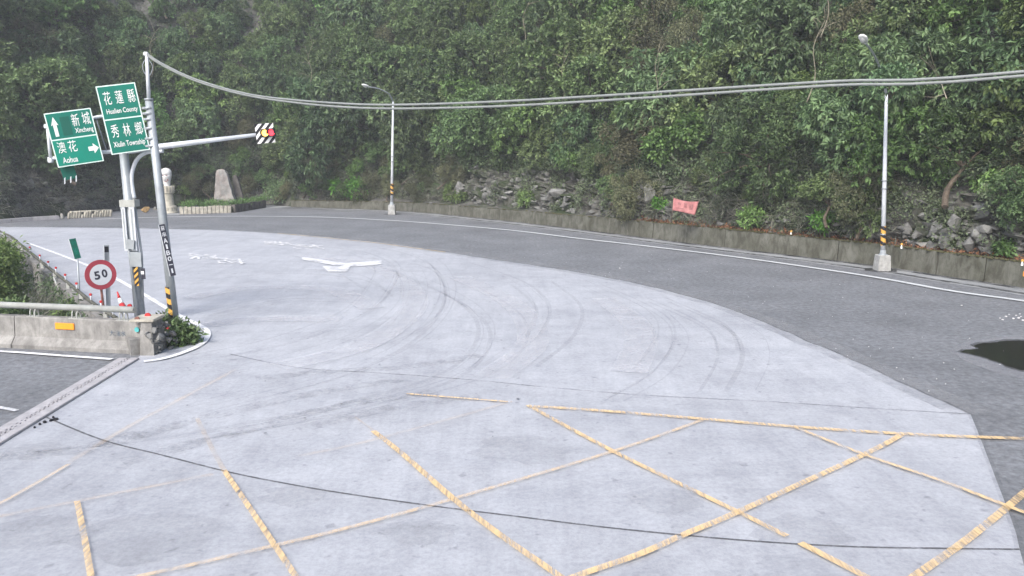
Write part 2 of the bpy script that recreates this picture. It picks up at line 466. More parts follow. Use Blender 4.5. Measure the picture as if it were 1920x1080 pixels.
# ------------------------------------------------------------------ key ground lines
wall_px = [(545, 388), (640, 391), (735, 395), (820, 401), (1000, 420), (1150, 438), (1300, 457), (1480, 478), (1655, 500), (1800, 522), (1920, 540)]
wall_line = [G(*p) for p in wall_px]
tail_r = [wall_line[-1] + Vector((3.5, -8, 0)), wall_line[-1] + Vector((6, -17, 0)), wall_line[-1] + Vector((7, -30, 0)), wall_line[-1] + Vector((7, -45, 0))]
wall_line_ext = wall_line + tail_r[:3]
left_px = [(512, 384), (480, 383), (400, 384.5), (300, 388), (225, 394), (160, 402), (60, 410), (0, 418)]
hill_left = [G(*p) for p in left_px]
far_left = [hill_left[-1] + Vector((-5, -5, 0)), hill_left[-1] + Vector((-14, -10, 0)), hill_left[-1] + Vector((-30, -14, 0)), hill_left[-1] + Vector((-60, -18, 0))]
hill_base = list(reversed(far_left)) + list(reversed(hill_left)) + wall_line + tail_r
corner = G(268, 664)                      # where barrier meets the receding parapet
par_far = [G(232, 636), G(190, 607), G(140, 563), G(90, 520), G(50, 484), G(15, 458), G(-60, 441), G(-400, 424)]
barrier_px = [(-900, 640), (-300, 645), (0, 652), (150, 659), (268, 665)]
barrier_line = [G(*p) for p in barrier_px]

def offset_line_(P, d):
    out = []
    for i, p in enumerate(P):
        t = (P[min(i + 1, len(P) - 1)] - P[max(i - 1, 0)]).normalized(); out.append(p + Vector((-t.y, t.x, 0)) * d)
    return out

# ------------------------------------------------------------------ ground, roads
me = bpy.data.meshes.new('ground')
me.from_pydata([(-200, -110, -8.1), (200, -110, -8.1), (200, 240, -8.1), (-200, 240, -8.1)], [], [(0, 1, 2, 3)])
tag(link_mesh('ground', me, M['earth']), kind='structure')

# road polygon: one sheet, cut away at the planted drop between the barrier and the parapet
road_poly = [p + Vector((0, 0.0, 0)) for p in hill_base]
back = [Vector((40, -30, 0)), Vector((-60, -30, 0)), Vector((-60, barrier_line[0].y, 0))]
road_poly = [Vector((p.x, p.y, 0)) for p in hill_base] + back + barrier_line + [Vector((p.x, p.y, 0)) for p in par_far] + [Vector((-75, par_far[-1].y - 2, 0))]
road = poly_mesh('road', [(p.x, p.y) for p in road_poly], 0.0, M['asphalt'], depth=8)
tag(road, kind='structure')

# concrete forecourt, three slabs divided by the two joints
far_edge = [(-60, 422), (0, 425), (100, 426), (250, 428), (400, 431), (480, 435), (580, 442), (720, 456), (830, 472), (928, 487), (1010, 499), (1080, 510), (1145, 522), (1199, 533), (1302, 559), (1397, 590), (1513, 639), (1594, 673), (1730, 736), (1820, 777)]
right_edge = [(1838, 821), (1868, 900), (1893, 965), (1905, 1000), (1912, 1031)]
right_low = [(1925, 1080), (1960, 1200)]
S1 = [(87, 783), (190, 825), (300, 853), (430, 886), (540, 908), (640, 925), (800, 948), (960, 968), (1130, 989), (1300, 1006), (1450, 1018), (1600, 1026), (1760, 1029), (1912, 1031)]
S2 = [(430, 664), (560, 690), (700, 699), (800, 706), (900, 714), (1000, 724), (1100, 733), (1200, 741), (1330, 748), (1450, 754), (1600, 764), (1700, 770), (1820, 777)]
drain_r = [(-150, 925), (0, 832), (90, 777), (170, 729), (245, 681)]
z1 = 0.004
forecourt = empty('forecourt')
tag(forecourt, kind='structure')
gp = lambda L_: [G(*p) for p in L_]
far_w = [p + Vector((0.05 * mnoise.noise(p * 1.1) , 0.09 * mnoise.noise(p * 1.1 + Vector((7, 0, 0))) + 0.04 * mnoise.noise(p * 4.0), 0)) for p in crom(gp(far_edge), 14)]
slab_a = far_w + [p for p in reversed(crom(gp(S2), 2))][1:] + gp([(350, 660), (300, 666), (245, 681), (268, 663)]) + [p for p in par_far]
slab_b = crom(gp(S2), 2) + gp(right_edge) + list(reversed(gp(S1)))[1:] + gp([(170, 729), (245, 681), (300, 666), (350, 660)])
behind = [Vector((9, 3, 0)), Vector((9, -20, 0)), Vector((-30, -20, 0)), Vector((-14, 8, 0))]
slab_c = gp(S1) + gp(right_low) + behind + gp([(-150, 925), (0, 832)])
for pts, mm in ((slab_a, 'concrete_ground'), (slab_b, 'concrete_ground_b'), (slab_c, 'concrete_ground_c')):
    poly_mesh('concrete_slab', [(p.x, p.y) for p in pts], z1, M[mm], forecourt)
ribbon(MB(), crom(gp(S1), 4), 0.045, 0.0085).build('joint', M['joint'], forecourt)
ribbon(MB(), crom(gp(S2), 4), 0.05, 0.0085).build('joint', M['joint_faint'], forecourt)
ribbon(MB(), far_w, 0.07, 0.0085).build('edge_crack', M['joint_faint'], forecourt)
M['edge_dirt'] = worn_mat('dirt along the slab edge', (0.20, 0.205, 0.21), keep=0.34, scale=1.6, soft=0.25, opacity=0.4, fine=12)
M['edge_dust'] = worn_mat('dust along the asphalt edge', (0.36, 0.365, 0.37), keep=0.44, scale=1.3, soft=0.24, opacity=0.5, fine=10)
ribbon(MB(), offset_line_(far_w, -0.22), 0.40, 0.0100).build('edge_dirt', M['edge_dirt'], forecourt)
ribbon(MB(), offset_line_(far_w, 0.30), 0.55, 0.0070).build('edge_dust', M['edge_dust'], forecourt)
ribbon(MB(), crom(gp([(1820, 777)] + right_edge), 6), 0.12, 0.0105).build('edge_dirt', M['edge_dirt'], forecourt)

# tyre traces on the forecourt: pairs of arcs
def trace(pts, w, m_, z=0.012, pair=0.0):
    P = crom(gp(pts), 6)
    for off in ((-pair / 2, pair / 2) if pair else (0,)):
        Q = []
        for i, p in enumerate(P):
            t = (P[min(i + 1, len(P) - 1)] - P[max(i - 1, 0)]).normalized(); n = Vector((-t.y, t.x, 0))
            Q.append(p + n * off)
        ribbon(MB(), Q, w, z).build('tyre_trace', M[m_], forecourt)
arcs = [
    [(600, 452), (720, 466), (790, 490), (822, 530), (815, 580), (760, 640), (640, 700), (500, 740), (340, 780)],
    [(560, 458), (680, 470), (745, 500), (738, 540), (690, 590), (560, 640), (420, 670)],
    [(760, 505), (860, 545), (930, 590), (945, 640), (890, 700), (740, 750), (560, 790), (330, 830), (120, 850)],
    [(900, 495), (1000, 530), (1050, 575), (1035, 630), (960, 690)],
    [(1130, 530), (1240, 580), (1275, 625), (1240, 690), (1150, 745)],
    [(1260, 560), (1370, 610), (1400, 660), (1370, 730)],
    [(650, 480), (770, 500), (800, 560), (740, 620), (600, 670), (470, 700)],
    [(330, 520), (500, 505), (640, 515), (700, 545)],
    [(380, 590), (520, 560), (640, 560)],
]
zt = 0.0122
for i, a in enumerate(arcs):
    for q_ in range(5):
        dx, dy = random.uniform(-46, 40), random.uniform(-7, 9)
        n0 = random.choice([0, 0, 1]); n1 = len(a) - random.choice([0, 0, 1])
        if n1 - n0 < 3: n0, n1 = 0, len(a)
        zt += 0.00035
        trace([(x + dx * (1 + 0.1 * k_), y + dy) for k_, (x, y) in enumerate(a[n0:n1])], random.choice([0.03, 0.05, 0.08, 0.13]), 'tyre', z=zt)
for i, a in enumerate([[(230, 870), (420, 820), (640, 762), (820, 738)], [(150, 850), (330, 800), (560, 745), (760, 712)], [(0, 858), (120, 850), (260, 815)], [(480, 712), (600, 700), (760, 690), (900, 668)], [(560, 808), (720, 770), (900, 745)]]):
    trace(a, 0.42, 'tread', z=0.0300 + 0.0004 * i)
for i, a in enumerate([[(350, 560), (480, 540), (620, 545), (700, 580)], [(560, 480), (700, 500), (780, 560), (700, 640), (520, 690)], [(860, 520), (960, 570), (1000, 640), (920, 710)], [(300, 620), (480, 600), (640, 600)], [(1130, 560), (1200, 620), (1180, 700)]]):
    trace(a, 0.9, 'dust', z=0.0325 + 0.0004 * i)
for (x, y, r) in ((985, 845, 1.0), (70, 1000, 0.8), (280, 1010, 1.1), (780, 1000, 0.6), (1500, 1000, 0.8), (1250, 940, 0.7), (560, 930, 0.6), (60, 850, 0.7)):
    c = G(x, y)
    poly_mesh('stain', [(c.x + r * math.cos(a) * random.uniform(0.7, 1.1), c.y + 0.7 * r * math.sin(a) * random.uniform(0.7, 1.1)) for a in [k * math.pi / 10 for k in range(20)]], 0.0350 , M['stain'], forecourt)
# small dark pits and crumbs in the concrete
mb = MB()
for (x, y) in [(930, 557), (815, 573), (945, 655), (994, 674), (1163, 736), (765, 632), (940, 640), (640, 760), (520, 716), (610, 700), (70, 850), (104, 787), (1165, 858)] + [(random.uniform(350, 1050), random.uniform(560, 830)) for _ in range(22)]:
    c = G(x, y); r = random.uniform(0.015, 0.04)
    n = 7; vv = [(c.x + r * math.cos(k * 2 * math.pi / n) * random.uniform(0.6, 1.2), c.y + r * math.sin(k * 2 * math.pi / n) * random.uniform(0.6, 1.2), 0.0365) for k in range(n)]
    mb.add(vv, [tuple(range(n))])
o = mb.build('chipped_pits', mat('pit grey', (0.16, 0.16, 0.17), var=0.2), forecourt); o['kind'] = 'stuff'

# painted lines -----------------------------------------------------
def line(name, pts, w, mname, z, n=5, parent=None, smooth=True):
    P = crom(gp(pts), n) if smooth else gp(pts)
    return ribbon(MB(), P, w, z).build(name, M[mname], parent)
markings = empty('road_markings'); tag(markings, kind='structure')
ZL = 0.040
M['line_white_solid'] = worn_mat('solid white road paint', (0.76, 0.76, 0.76), keep=0.98, scale=1.6, soft=0.2, opacity=0.95)
edge_w = [(180, 412), (300, 408), (400, 406.5), (480, 406.3), (600, 408), (720, 413.5), (820, 420.6), (960, 433), (1080, 447.5), (1190, 460), (1340, 478), (1480, 497), (1639, 521), (1784, 547), (1920, 566), (2100, 596)]
line('edge_line', edge_w, 0.30, 'line_white_old', ZL, 6, markings)
line('edge_line', [(50, 456), (110, 478), (190, 510), (260, 548), (330, 590), (372, 611), (389, 624), (385, 640), (366, 654), (330, 668), (300, 676), (270, 680)], 0.17, 'line_white_solid', ZL, 6, markings)
line('edge_line', [(-200, 652), (0, 661), (100, 668), (210, 676)], 0.14, 'line_white_solid', ZL, 3, markings)
line('lane_dash', [(-60, 758), (0, 767), (32, 773)], 0.11, 'line_white', ZL, 3, markings)
line('yellow_edge_line', [(520, 438.5), (600, 446), (700, 456), (760, 464), (835, 474)], 0.13, 'line_yellow_far', ZL, 5, markings)
YL = [
    ([(1000, 765), (1100, 771), (1300, 787), (1500, 804), (1700, 817), (1838, 823), (1925, 826), (2050, 832)], 0.17, 'line_yellow'),
    ([(760, 741), (860, 749), (960, 757)], 0.10, 'line_yellow'),
    ([(990, 763), (1150, 850), (1385, 965), (1475, 1010)], 0.13, 'line_yellow'),
    ([(1500, 1023), (1610, 1080), (1750, 1155)], 0.15, 'line_yellow'),
    ([(1320, 790), (1150, 850), (850, 940), (640, 998), (520, 1027), (290, 1080), (40, 1130)], 0.11, 'line_yellow_mid'),
    ([(665, 785), (715, 822)], 0.06, 'line_yellow_faint'),
    ([(700, 812), (760, 860), (850, 940), (940, 1010), (1040, 1080), (1120, 1140)], 0.13, 'line_yellow'),
    ([(420, 886), (470, 960), (550, 1080), (590, 1140)], 0.10, 'line_yellow'),
    ([(145, 945), (158, 1010), (170, 1080), (180, 1140)], 0.095, 'line_yellow'),
    ([(-100, 1005), (0, 950), (70, 910), (130, 875)], 0.09, 'line_yellow_mid'),
    ([(1485, 803), (1620, 857), (1760, 905), (1890, 955), (1925, 968), (2000, 995)], 0.12, 'line_yellow'),
    ([(1690, 820), (1620, 857), (1385, 965), (1290, 1005), (1200, 1045), (1100, 1080), (980, 1125)], 0.14, 'line_yellow'),
    ([(1700, 1100), (1725, 1080), (1810, 1020), (1890, 955), (1925, 926), (2000, 870)], 0.14, 'line_yellow'),
    ([(950, 760), (700, 830), (560, 860)], 0.12, 'line_yellow_faint'),
    ([(400, 895), (200, 935), (0, 975)], 0.12, 'line_yellow_faint'),
    ([(440, 698), (340, 752), (240, 806), (130, 872)], 0.14, 'line_yellow_faint'),
    ([(370, 790), (400, 850), (420, 886)], 0.10, 'line_yellow_faint'),
]
for i, (pts, w, mm) in enumerate(YL):
    line('yellow_box_line', pts, w * 0.85, mm, ZL + 0.0012 * i, 5, markings)
# arrow
az = [(1085, 262), (1140, 262), (1480, 312), (1620, 300), (1800, 288), (1806, 315), (1740, 330), (1520, 342), (1502, 378), (1480, 388), (1320, 388), (1270, 340), (1430, 345), (1440, 330), (1380, 332), (1090, 280)]
poly_mesh('turn_arrow', [(G(340 + x / 4.8, 430 + y / 4.8).x, G(340 + x / 4.8, 430 + y / 4.8).y) for x, y in az], ZL, M['line_white'], markings)

# text as mesh --------------------------------------------------------
def text_geom(body, bold=0.015):
    cu = bpy.data.curves.new('text', 'FONT'); cu.body = body; cu.offset = bold; cu.resolution_u = 3
    ob = bpy.data.objects.new('text', cu); C.objects.link(ob)
    dg = bpy.context.evaluated_depsgraph_get(); dg.update()
    me_ = bpy.data.meshes.new_from_object(ob.evaluated_get(dg))
    v = [tuple(x.co) for x in me_.vertices]; f = [tuple(p.vertices) for p in me_.polygons]
    bpy.data.objects.remove(ob); bpy.data.curves.remove(cu); bpy.data.meshes.remove(me_)
    a = np.array(v); lo = a.min(0); hi = a.max(0)
    return [((x - lo[0]) / (hi[0] - lo[0]), (y - lo[1]) / (hi[1] - lo[1])) for x, y, _ in v], f

def road_char(ch, tl, tr, br, bl, z=ZL):
    """character on the road; its foot faces the approaching driver"""
    uv, f = text_geom(ch, 0.012)
    a, b_, c_, d_ = [G(*p) for p in (tl, tr, br, bl)]
    vs_ = []
    for u, v in uv:
        s, t = v, 1 - u           # turned so its top points along the lane (to the right)
        top = a.lerp(b_, s); bot = d_.lerp(c_, s)
        p = top.lerp(bot, 1 - t); vs_.append((p.x, p.y, z))
    MB().add(vs_, f).build('road_lettering', M['line_white'], markings)
road_char('澳', (352, 476), (408, 479), (418, 489), (356, 487))
road_char('花', (404, 484), (456, 487), (462, 497), (408, 495))
road_char('新', (492, 452), (548, 456), (554, 462), (496, 460))
road_char('城', (546, 458), (606, 461), (610, 469), (548, 468))

# gutter and shoulder strip along the wall
def offset_line(P, d):
    out = []
    for i, p in enumerate(P):
        t = (P[min(i + 1, len(P) - 1)] - P[max(i - 1, 0)]).normalized(); n = Vector((-t.y, t.x, 0))
        out.append(p + n * d)
    return out
wl = crom(hill_base, 4)
inner = offset_line(wl, -0.02)
sh_out = crom(gp(edge_w), 4)
shoulder = empty('shoulder'); tag(shoulder, kind='structure')
sh = crom(wall_line_ext, 5)
ribbon(MB(), offset_line(crom(gp([(540, 386), (300, 402)][::-1]) + wall_line_ext[1:], 5), -0.75), 1.6, 0.004).build('dirt_strip', M['shoulder'], shoulder)
ribbon(MB(), offset_line(sh, -0.22), 0.42, 0.009).build('wet_gutter', M['gutter'], shoulder)
ribbon(MB(), offset_line(sh, -1.2), 0.35, 0.0105).build('wet_gutter', M['gutter'], shoulder)
ribbon(MB(), crom(list(reversed(hill_left)), 4), 1.2, 0.006).build('wet_gutter', M['gutter'], shoulder)

# wet patch at the right and its pale dried rim
wp = [(1796, 659), (1815, 655), (1830, 652), (1832, 646), (1870, 642), (1905, 638), (1960, 640), (2040, 655), (2080, 675), (2020, 694), (1925, 696), (1895, 688), (1870, 679), (1845, 671), (1815, 663)]
wpp = crom([G(*p) for p in wp] + [G(*wp[0])], 9)[:-1]
wpj = [(p.x + 0.10 * mnoise.noise(p * 2.3) + 0.05 * mnoise.noise(p * 9), p.y + 0.16 * mnoise.noise(p * 2.3 + Vector((5, 0, 0))) + 0.06 * mnoise.noise(p * 9 + Vector((5, 0, 0)))) for p in wpp]
poly_mesh('puddle', wpj, 0.010, M['water'], None)['kind'] = 'structure'
cpx = sum(p[0] for p in wpj) / len(wpj); cpy = sum(p[1] for p in wpj) / len(wpj)
M['damp'] = worn_mat('damp fringe', (0.075, 0.076, 0.078), keep=0.62, scale=2.2, soft=0.2, opacity=0.75, fine=12)
poly_mesh('damp_fringe', [(cpx + (x - cpx) * 1.07, cpy + (y - cpy) * 1.13) for x, y in wpj], 0.008, M['damp'], road)
pr = [(1780, 657), (1800, 645), (1830, 637), (1900, 630), (1980, 632), (2100, 655), (2120, 690), (2030, 712), (1920, 712), (1860, 697), (1810, 678)]
M['rim'] = worn_mat('dried pale rim', (0.34, 0.345, 0.36), keep=0.6, scale=1.0, soft=0.3, opacity=0.6, fine=8)
o = poly_mesh('dried_rim', [(G(*p).x, G(*p).y) for p in pr], 0.006, M['rim'], road)
mb = MB()
for (x, y) in [(1803, 573), (1875, 597), (1880, 600), (1892, 590), (1905, 592), (1910, 597), (1914, 594), (1918, 601), (1900, 598), (1912, 589), (1886, 594), (1162, 503), (1925, 600)]:
    c = G(x, y); s = random.uniform(0.025, 0.06)
    mb.box((c.x, c.y, s * 0.3), (s * 1.4, s, s * 0.6), Matrix.Rotation(random.random() * 3, 3, 'Z'), bev=s * 0.12)
tag(mb.build('gravel_crumbs', M['white_stone']), 'pale gravel crumbs scattered on the asphalt above the puddle', 'gravel', kind='stuff')
# gravel dust scattered over the asphalt
mb = MB()
for _ in range(130):
    x = random.uniform(700, 1900); yb = np.interp(x, [700, 1300, 1900], [420, 470, 575]); y = random.uniform(yb, yb + np.interp(x, [700, 1300, 1900], [30, 80, 250]))
    c = G(x, y); s = random.uniform(0.006, 0.016)
    mb.box((c.x, c.y, 0.02), (s * 1.4, s, s), Matrix.Rotation(random.random() * 3, 3, 'Z'))
o = mb.build('grit', M['white_stone'], road); o['kind'] = 'stuff'

# ------------------------------------------------------------------ haze volume added to lift dark tones
mb = MB().box((0, 65, 31), (402, 352, 82))
hz = bpy.data.materials.new('grey haze'); hz.use_nodes = True
hz.node_tree.nodes.clear()
pv = hz.node_tree.nodes.new('ShaderNodeVolumePrincipled'); pv.inputs['Density'].default_value = 0.0011; pv.inputs['Color'].default_value = (0.90, 0.94, 1.0, 1)  # thin added scatter, stands in for the grey veil and lightens foliage
ho = hz.node_tree.nodes.new('ShaderNodeOutputMaterial'); hz.node_tree.links.new(pv.outputs[0], ho.inputs['Volume'])
tag(mb.build('haze', hz), kind='stuff')

# ------------------------------------------------------------------ hillside
HB = crom(hill_base, 10)
arc = [0.0]
for i in range(1, len(HB)): arc.append(arc[-1] + (HB[i] - HB[i - 1]).length)
LEN = arc[-1]
def hb(s):
    s = max(0, min(LEN, s)); i = int(np.searchsorted(arc, s)) ; i = max(1, min(len(HB) - 1, i))
    t = (s - arc[i - 1]) / max(1e-6, arc[i] - arc[i - 1])
    return HB[i - 1].lerp(HB[i], t)
NU, NV = 620, 130
_den = np.array([1.0 if (lambda q: q is not None and -120 < q[0] < 2040)(project(hb(t))) else 0.18 for t in np.linspace(0, LEN, 1200)])
_cum = np.concatenate([[0], np.cumsum((_den[1:] + _den[:-1]) / 2)]); _cum /= _cum[-1]
us = np.interp(np.linspace(0, 1, NU), _cum, np.linspace(0, LEN, 1200))
def idx(s): return min(NU - 1, max(0, int(np.searchsorted(us, s))))
base = np.array([list(hb(t)) for t in us])
tang = np.gradient(base, axis=0); tang /= np.linalg.norm(tang, axis=1)[:, None]
k = 36
pad = np.pad(tang, ((k, k), (0, 0)), mode='edge')
tang = np.array([pad[i:i + 2 * k + 1].mean(0) for i in range(NU)])
tang /= np.linalg.norm(tang, axis=1)[:, None]
nor = np.stack([-tang[:, 1], tang[:, 0], np.zeros(NU)], 1)      # away from the road
s_wall0 = arc[min(range(len(HB)), key=lambda i: (HB[i] - wall_line[0]).length)]
def profile(v, s):
    """v 0..1 -> (offset, height)"""
    led = 1.0 if s > s_wall0 else 0.25
    hw = 0.82 if s > s_wall0 + 8 else 0.5
    if s < s_wall0: hw = 0.0
    pts = [(0.05, -0.3), (0.22, hw - 0.06), (0.22 + 0.75 * led, hw + 0.12), (1.5 + 0.2 * led, 3.0), (3.1, 5.2), (9.5, 14.5), (17, 24), (28, 36), (60, 62)]
    vv = [0, 0.03, 0.10, 0.30, 0.42, 0.68, 0.84, 0.93, 1.0]
    return np.interp(v, vv, [p[0] for p in pts]), np.interp(v, vv, [p[1] for p in pts])
HV = np.zeros((NU, NV, 3))
for i in range(NU):
    for j in range(NV):
        v = j / (NV - 1)
        off, h = profile(v, us[i])
        p = base[i] + nor[i] * off; p[2] = h
        q = Vector((p[0], p[1], p[2]))
        a = min(1.0, max(0.0, (h - 1.0) / 2.0))
        d = a * (mnoise.fractal(q * 0.16, 1.0, 2.0, 3) * 1.6 + mnoise.fractal(q * 0.6, 1.0, 2.1, 4) * 0.75)
        # ledged, broken rock low down
        a2 = min(1.0, max(0, (h - 0.9) / 0.6)) * max(0.0, 1 - h / 9)
        if a2 > 0.01:
            w_ = Vector((mnoise.noise(q * 0.5), mnoise.noise(q * 0.5 + Vector((9, 0, 0))), mnoise.noise(q * 0.5 + Vector((0, 9, 0))))) * 1.1
            q2 = q + w_
            d += a2 * (abs(mnoise.noise(q * 1.3)) * 0.7 + mnoise.cell(Vector((q2.x * 0.8, q2.y * 0.8, q2.z * 1.5 + q2.x * 0.4))) * 0.55 + mnoise.cell(Vector((q2.x * 2.1, q2.y * 2.1, q2.z * 3.6 + q2.x))) * 0.28)
        HV[i, j] = p - nor[i] * d * 0.9 + np.array([0, 0, 0.25 * d])
me = bpy.data.meshes.new('hillside')
vv = HV.reshape(-1, 3)
ii = np.arange(NU * NV).reshape(NU, NV)
ff = np.stack([ii[:-1, :-1], ii[1:, :-1], ii[1:, 1:], ii[:-1, 1:]], -1).reshape(-1, 4)
me.from_pydata(vv.tolist(), [], ff.tolist())
me.polygons.foreach_set('use_smooth', [False] * len(ff))
hill = link_mesh('hillside', me, M['hill'])
tag(hill, kind='structure')
def on_hill(s, h):
    """point on the hill at arc length s and height h, and outward-facing normal"""
    i = idx(s)
    col = HV[i]; j = int(np.searchsorted(col[6:, 2], h)) + 6; j = min(NV - 2, max(1, j))
    z0, z1_ = col[j - 1, 2], col[j, 2]
    t = min(1, max(0, (h - z0) / max(1e-5, z1_ - z0)))
    p = col[j - 1] * (1 - t) + col[j] * t
    n = -nor[i] * 0.85 + np.array([0, 0, 0.5])
    return Vector(p), Vector(n).normalized(), i

def s_of_px(px):
    """arc length whose foot projects to this picture column"""
    best = min(range(NU), key=lambda i: abs((project(base[i]) or (1e9, 0))[0] - px))
    return us[best]

# rocks: hulls of random points
def rock_mesh(seed, flat=0.7):
    r = random.Random(seed); bm = bmesh.new()
    for _ in range(12):
        v = Vector((r.gauss(0, 1), r.gauss(0, 1), r.gauss(0, 1))).normalized() * r.uniform(0.75, 1.0)
        bm.verts.new((v.x, v.y * 0.8, v.z * flat))
    res = bmesh.ops.convex_hull(bm, input=bm.verts)
    bmesh.ops.delete(bm, geom=[g for g in res['geom_interior'] if isinstance(g, bmesh.types.BMVert)], context='VERTS')
    m_ = bpy.data.meshes.new('rock'); bm.to_mesh(m_); bm.free(); return m_
rocks = [rock_mesh(i, 0.55 + 0.08 * (i % 5)) for i in range(10)]
for i, m_ in enumerate(rocks): m_.materials.append(M['rock_pale'] if i % 3 == 0 else M['rock'])
def add_rock(p, s, parent=None, seed=0, tall=1.0):
    o = bpy.data.objects.new('rock', rocks[seed % len(rocks)]); C.objects.link(o)
    o.location = p; o.scale = (s, s * 0.8, s * tall); o.rotation_euler = (random.uniform(-0.3, 0.3), random.uniform(-0.3, 0.3), random.uniform(0, 6.28)); o.parent = parent
    return o
n_rock = 0
for (x0, x1, n, hmin, hmax, smin, smax) in ((838, 990, 95, 0.95, 3.9, 0.25, 0.75), (990, 1130, 70, 0.95, 3.4, 0.2, 0.7), (1130, 1260, 75, 0.95, 3.0, 0.18, 0.5), (1260, 1500, 30, 0.9, 2.2, 0.15, 0.40), (1500, 1650, 50, 0.95, 2.6, 0.2, 0.5),
                                             (1665, 1790, 60, 0.95, 2.9, 0.25, 0.65), (1790, 1960, 50, 0.95, 2.6, 0.2, 0.6), (-40, 60, 26, 0.5, 7.5, 0.3, 0.9), (60, 220, 30, 0.6, 6.0, 0.3, 0.9), (550, 830, 14, 0.7, 1.8, 0.12, 0.35)):
    for _ in range(int(n * 1.25)):
        s = s_of_px(random.uniform(x0, x1)); h = hmin + (hmax - hmin) * random.random() ** 1.3
        p, nn, i = on_hill(s, h)
        sz = smin * 0.8 + (smax - smin) * random.random() ** 1.8
        add_rock(p - nn * sz * 0.12, sz, hill, random.randrange(10), random.uniform(0.45, 1.1)); n_rock += 1
for (x, y, s, t) in ((850, 357, 0.75, 1.3), (1022, 362, 0.8, 0.8), (1718, 428, 0.85, 1.2), (1195, 365, 0.45, 2.2), (1760, 418, 0.5, 1.8), (1800, 440, 0.5, 1)):
    ss = s_of_px(x)
    i = idx(ss); Yd = base[i][1] + 1.2
    hgt = PD(x, y, Yd).z
    p, nn, _ = on_hill(ss, hgt)
    add_rock(p + nn * 0.2, s, hill, int(x) % 3 * 3, t)

# retaining wall --------------------------------------------------------
wall_root = empty('retaining_wall', tuple(wall_line[4]))
tag(wall_root, 'long low mossy concrete retaining wall at the foot of the hillside', 'wall')
WP = crom(wall_line_ext, 6)
WO = offset_line(WP, 0.30)
def wall_h(i):
    f = i / len(WP); return 0.55 + 0.4 * min(1, f * 2.2)
# cast sections, each a panel with a joint between
cuts = [0]
while cuts[-1] < len(WP) - 9: cuts.append(cuts[-1] + random.choice([4, 5, 6, 7]))
cuts.append(len(WP) - 1)
for a, b_ in zip(cuts[:-1], cuts[1:]):
    mb = MB(); n = b_ - a + 1; dz = random.uniform(-0.025, 0.025)
    vs_ = []
    for i in range(a, b_ + 1):
        p, q = WP[i].copy(), WO[i].copy()
        if i == a: t = (WP[i + 1] - WP[i]).normalized(); p += t * 0.02; q += t * 0.02
        if i == b_: t = (WP[i] - WP[i - 1]).normalized(); p -= t * 0.02; q -= t * 0.02
        h = wall_h(i) + dz
        lean = (q - p).normalized() * 0.06
        vs_ += [(p.x, p.y, -0.05), (p.x + lean.x, p.y + lean.y, h), (q.x + lean.x, q.y + lean.y, h), (q.x + lean.x, q.y + lean.y, -0.05)]
    fs_ = []
    for i in range(n - 1):
        for e in range(4):
            e2 = (e + 1) % 4
            fs_.append((4 * i + e, 4 * i + 4 + e, 4 * i + 4 + e2, 4 * i + e2))
    fs_ += [(0, 1, 2, 3), (4 * (n - 1) + 3, 4 * (n - 1) + 2, 4 * (n - 1) + 1, 4 * (n - 1))]
    mb.add(vs_, fs_); mb.build('wall_section', M['wall'], wall_root)
# moss cushions along the top edge: one part
mb = MB()
for _ in range(900):
    f = random.random() ** 1.0 * (len(WP) - 2); i = int(f); p = WP[i].lerp(WP[i + 1], f - i); q = WO[i].lerp(WO[i + 1], f - i)
    t = random.uniform(0.1, 0.9); c = p.lerp(q, t); h = wall_h(i)
    s = random.uniform(0.04, 0.13)
    mb.box((c.x, c.y, h + 0.02), (s * 1.6, s * 1.2, s * 0.5), Matrix.Rotation(random.random() * 3, 3, 'Z'), mi=0, bev=s * 0.15)
o = mb.build('moss', M['wall_moss'], wall_root); o['kind'] = 'stuff'

# ------------------------------------------------------------------ leaves
def leaf_arrays(P, D, Nn, Lg, Wd, fold=0.25):
    """P base, D direction, Nn normal, Lg length, Wd width -> verts, faces (diamond leaf of 2 folded quads -> 4 verts, 2 tris)"""
    n = len(P)
    S = np.cross(D, Nn); S /= (np.linalg.norm(S, axis=1)[:, None] + 1e-9)
    mid = P + D * (Lg * 0.5)[:, None] + Nn * (Lg * 0.32 * fold)[:, None]
    a = P; b = mid + S * (Wd * 0.5)[:, None]; c = P + D * Lg[:, None] - Nn * (Lg * fold * 0.4)[:, None]; d = mid - S * (Wd * 0.5)[:, None]
    V = np.stack([a, b, c, d], 1).reshape(-1, 3)
    I = np.arange(n) * 4
    F = np.concatenate([np.stack([I, I + 1, I + 2], 1), np.stack([I, I + 2, I + 3], 1)], 0)
    return V, F

def tri_mesh(name, V, F, tint=None):
    me_ = bpy.data.meshes.new(name)
    me_.vertices.add(len(V)); me_.vertices.foreach_set('co', V.astype(np.float32).ravel())
    me_.loops.add(len(F) * 3); me_.loops.foreach_set('vertex_index', F.astype(np.int32).ravel())
    me_.polygons.add(len(F)); me_.polygons.foreach_set('loop_start', (np.arange(len(F)) * 3).astype(np.int32)); me_.polygons.foreach_set('loop_total', np.full(len(F), 3, np.int32))
    me_.update(calc_edges=True)
    if tint is not None:
        at = me_.attributes.new('tint', 'FLOAT', 'POINT'); at.data.foreach_set('value', tint.astype(np.float32))
    return me_

def unit(a): return a / (np.linalg.norm(a, axis=1)[:, None] + 1e-9)

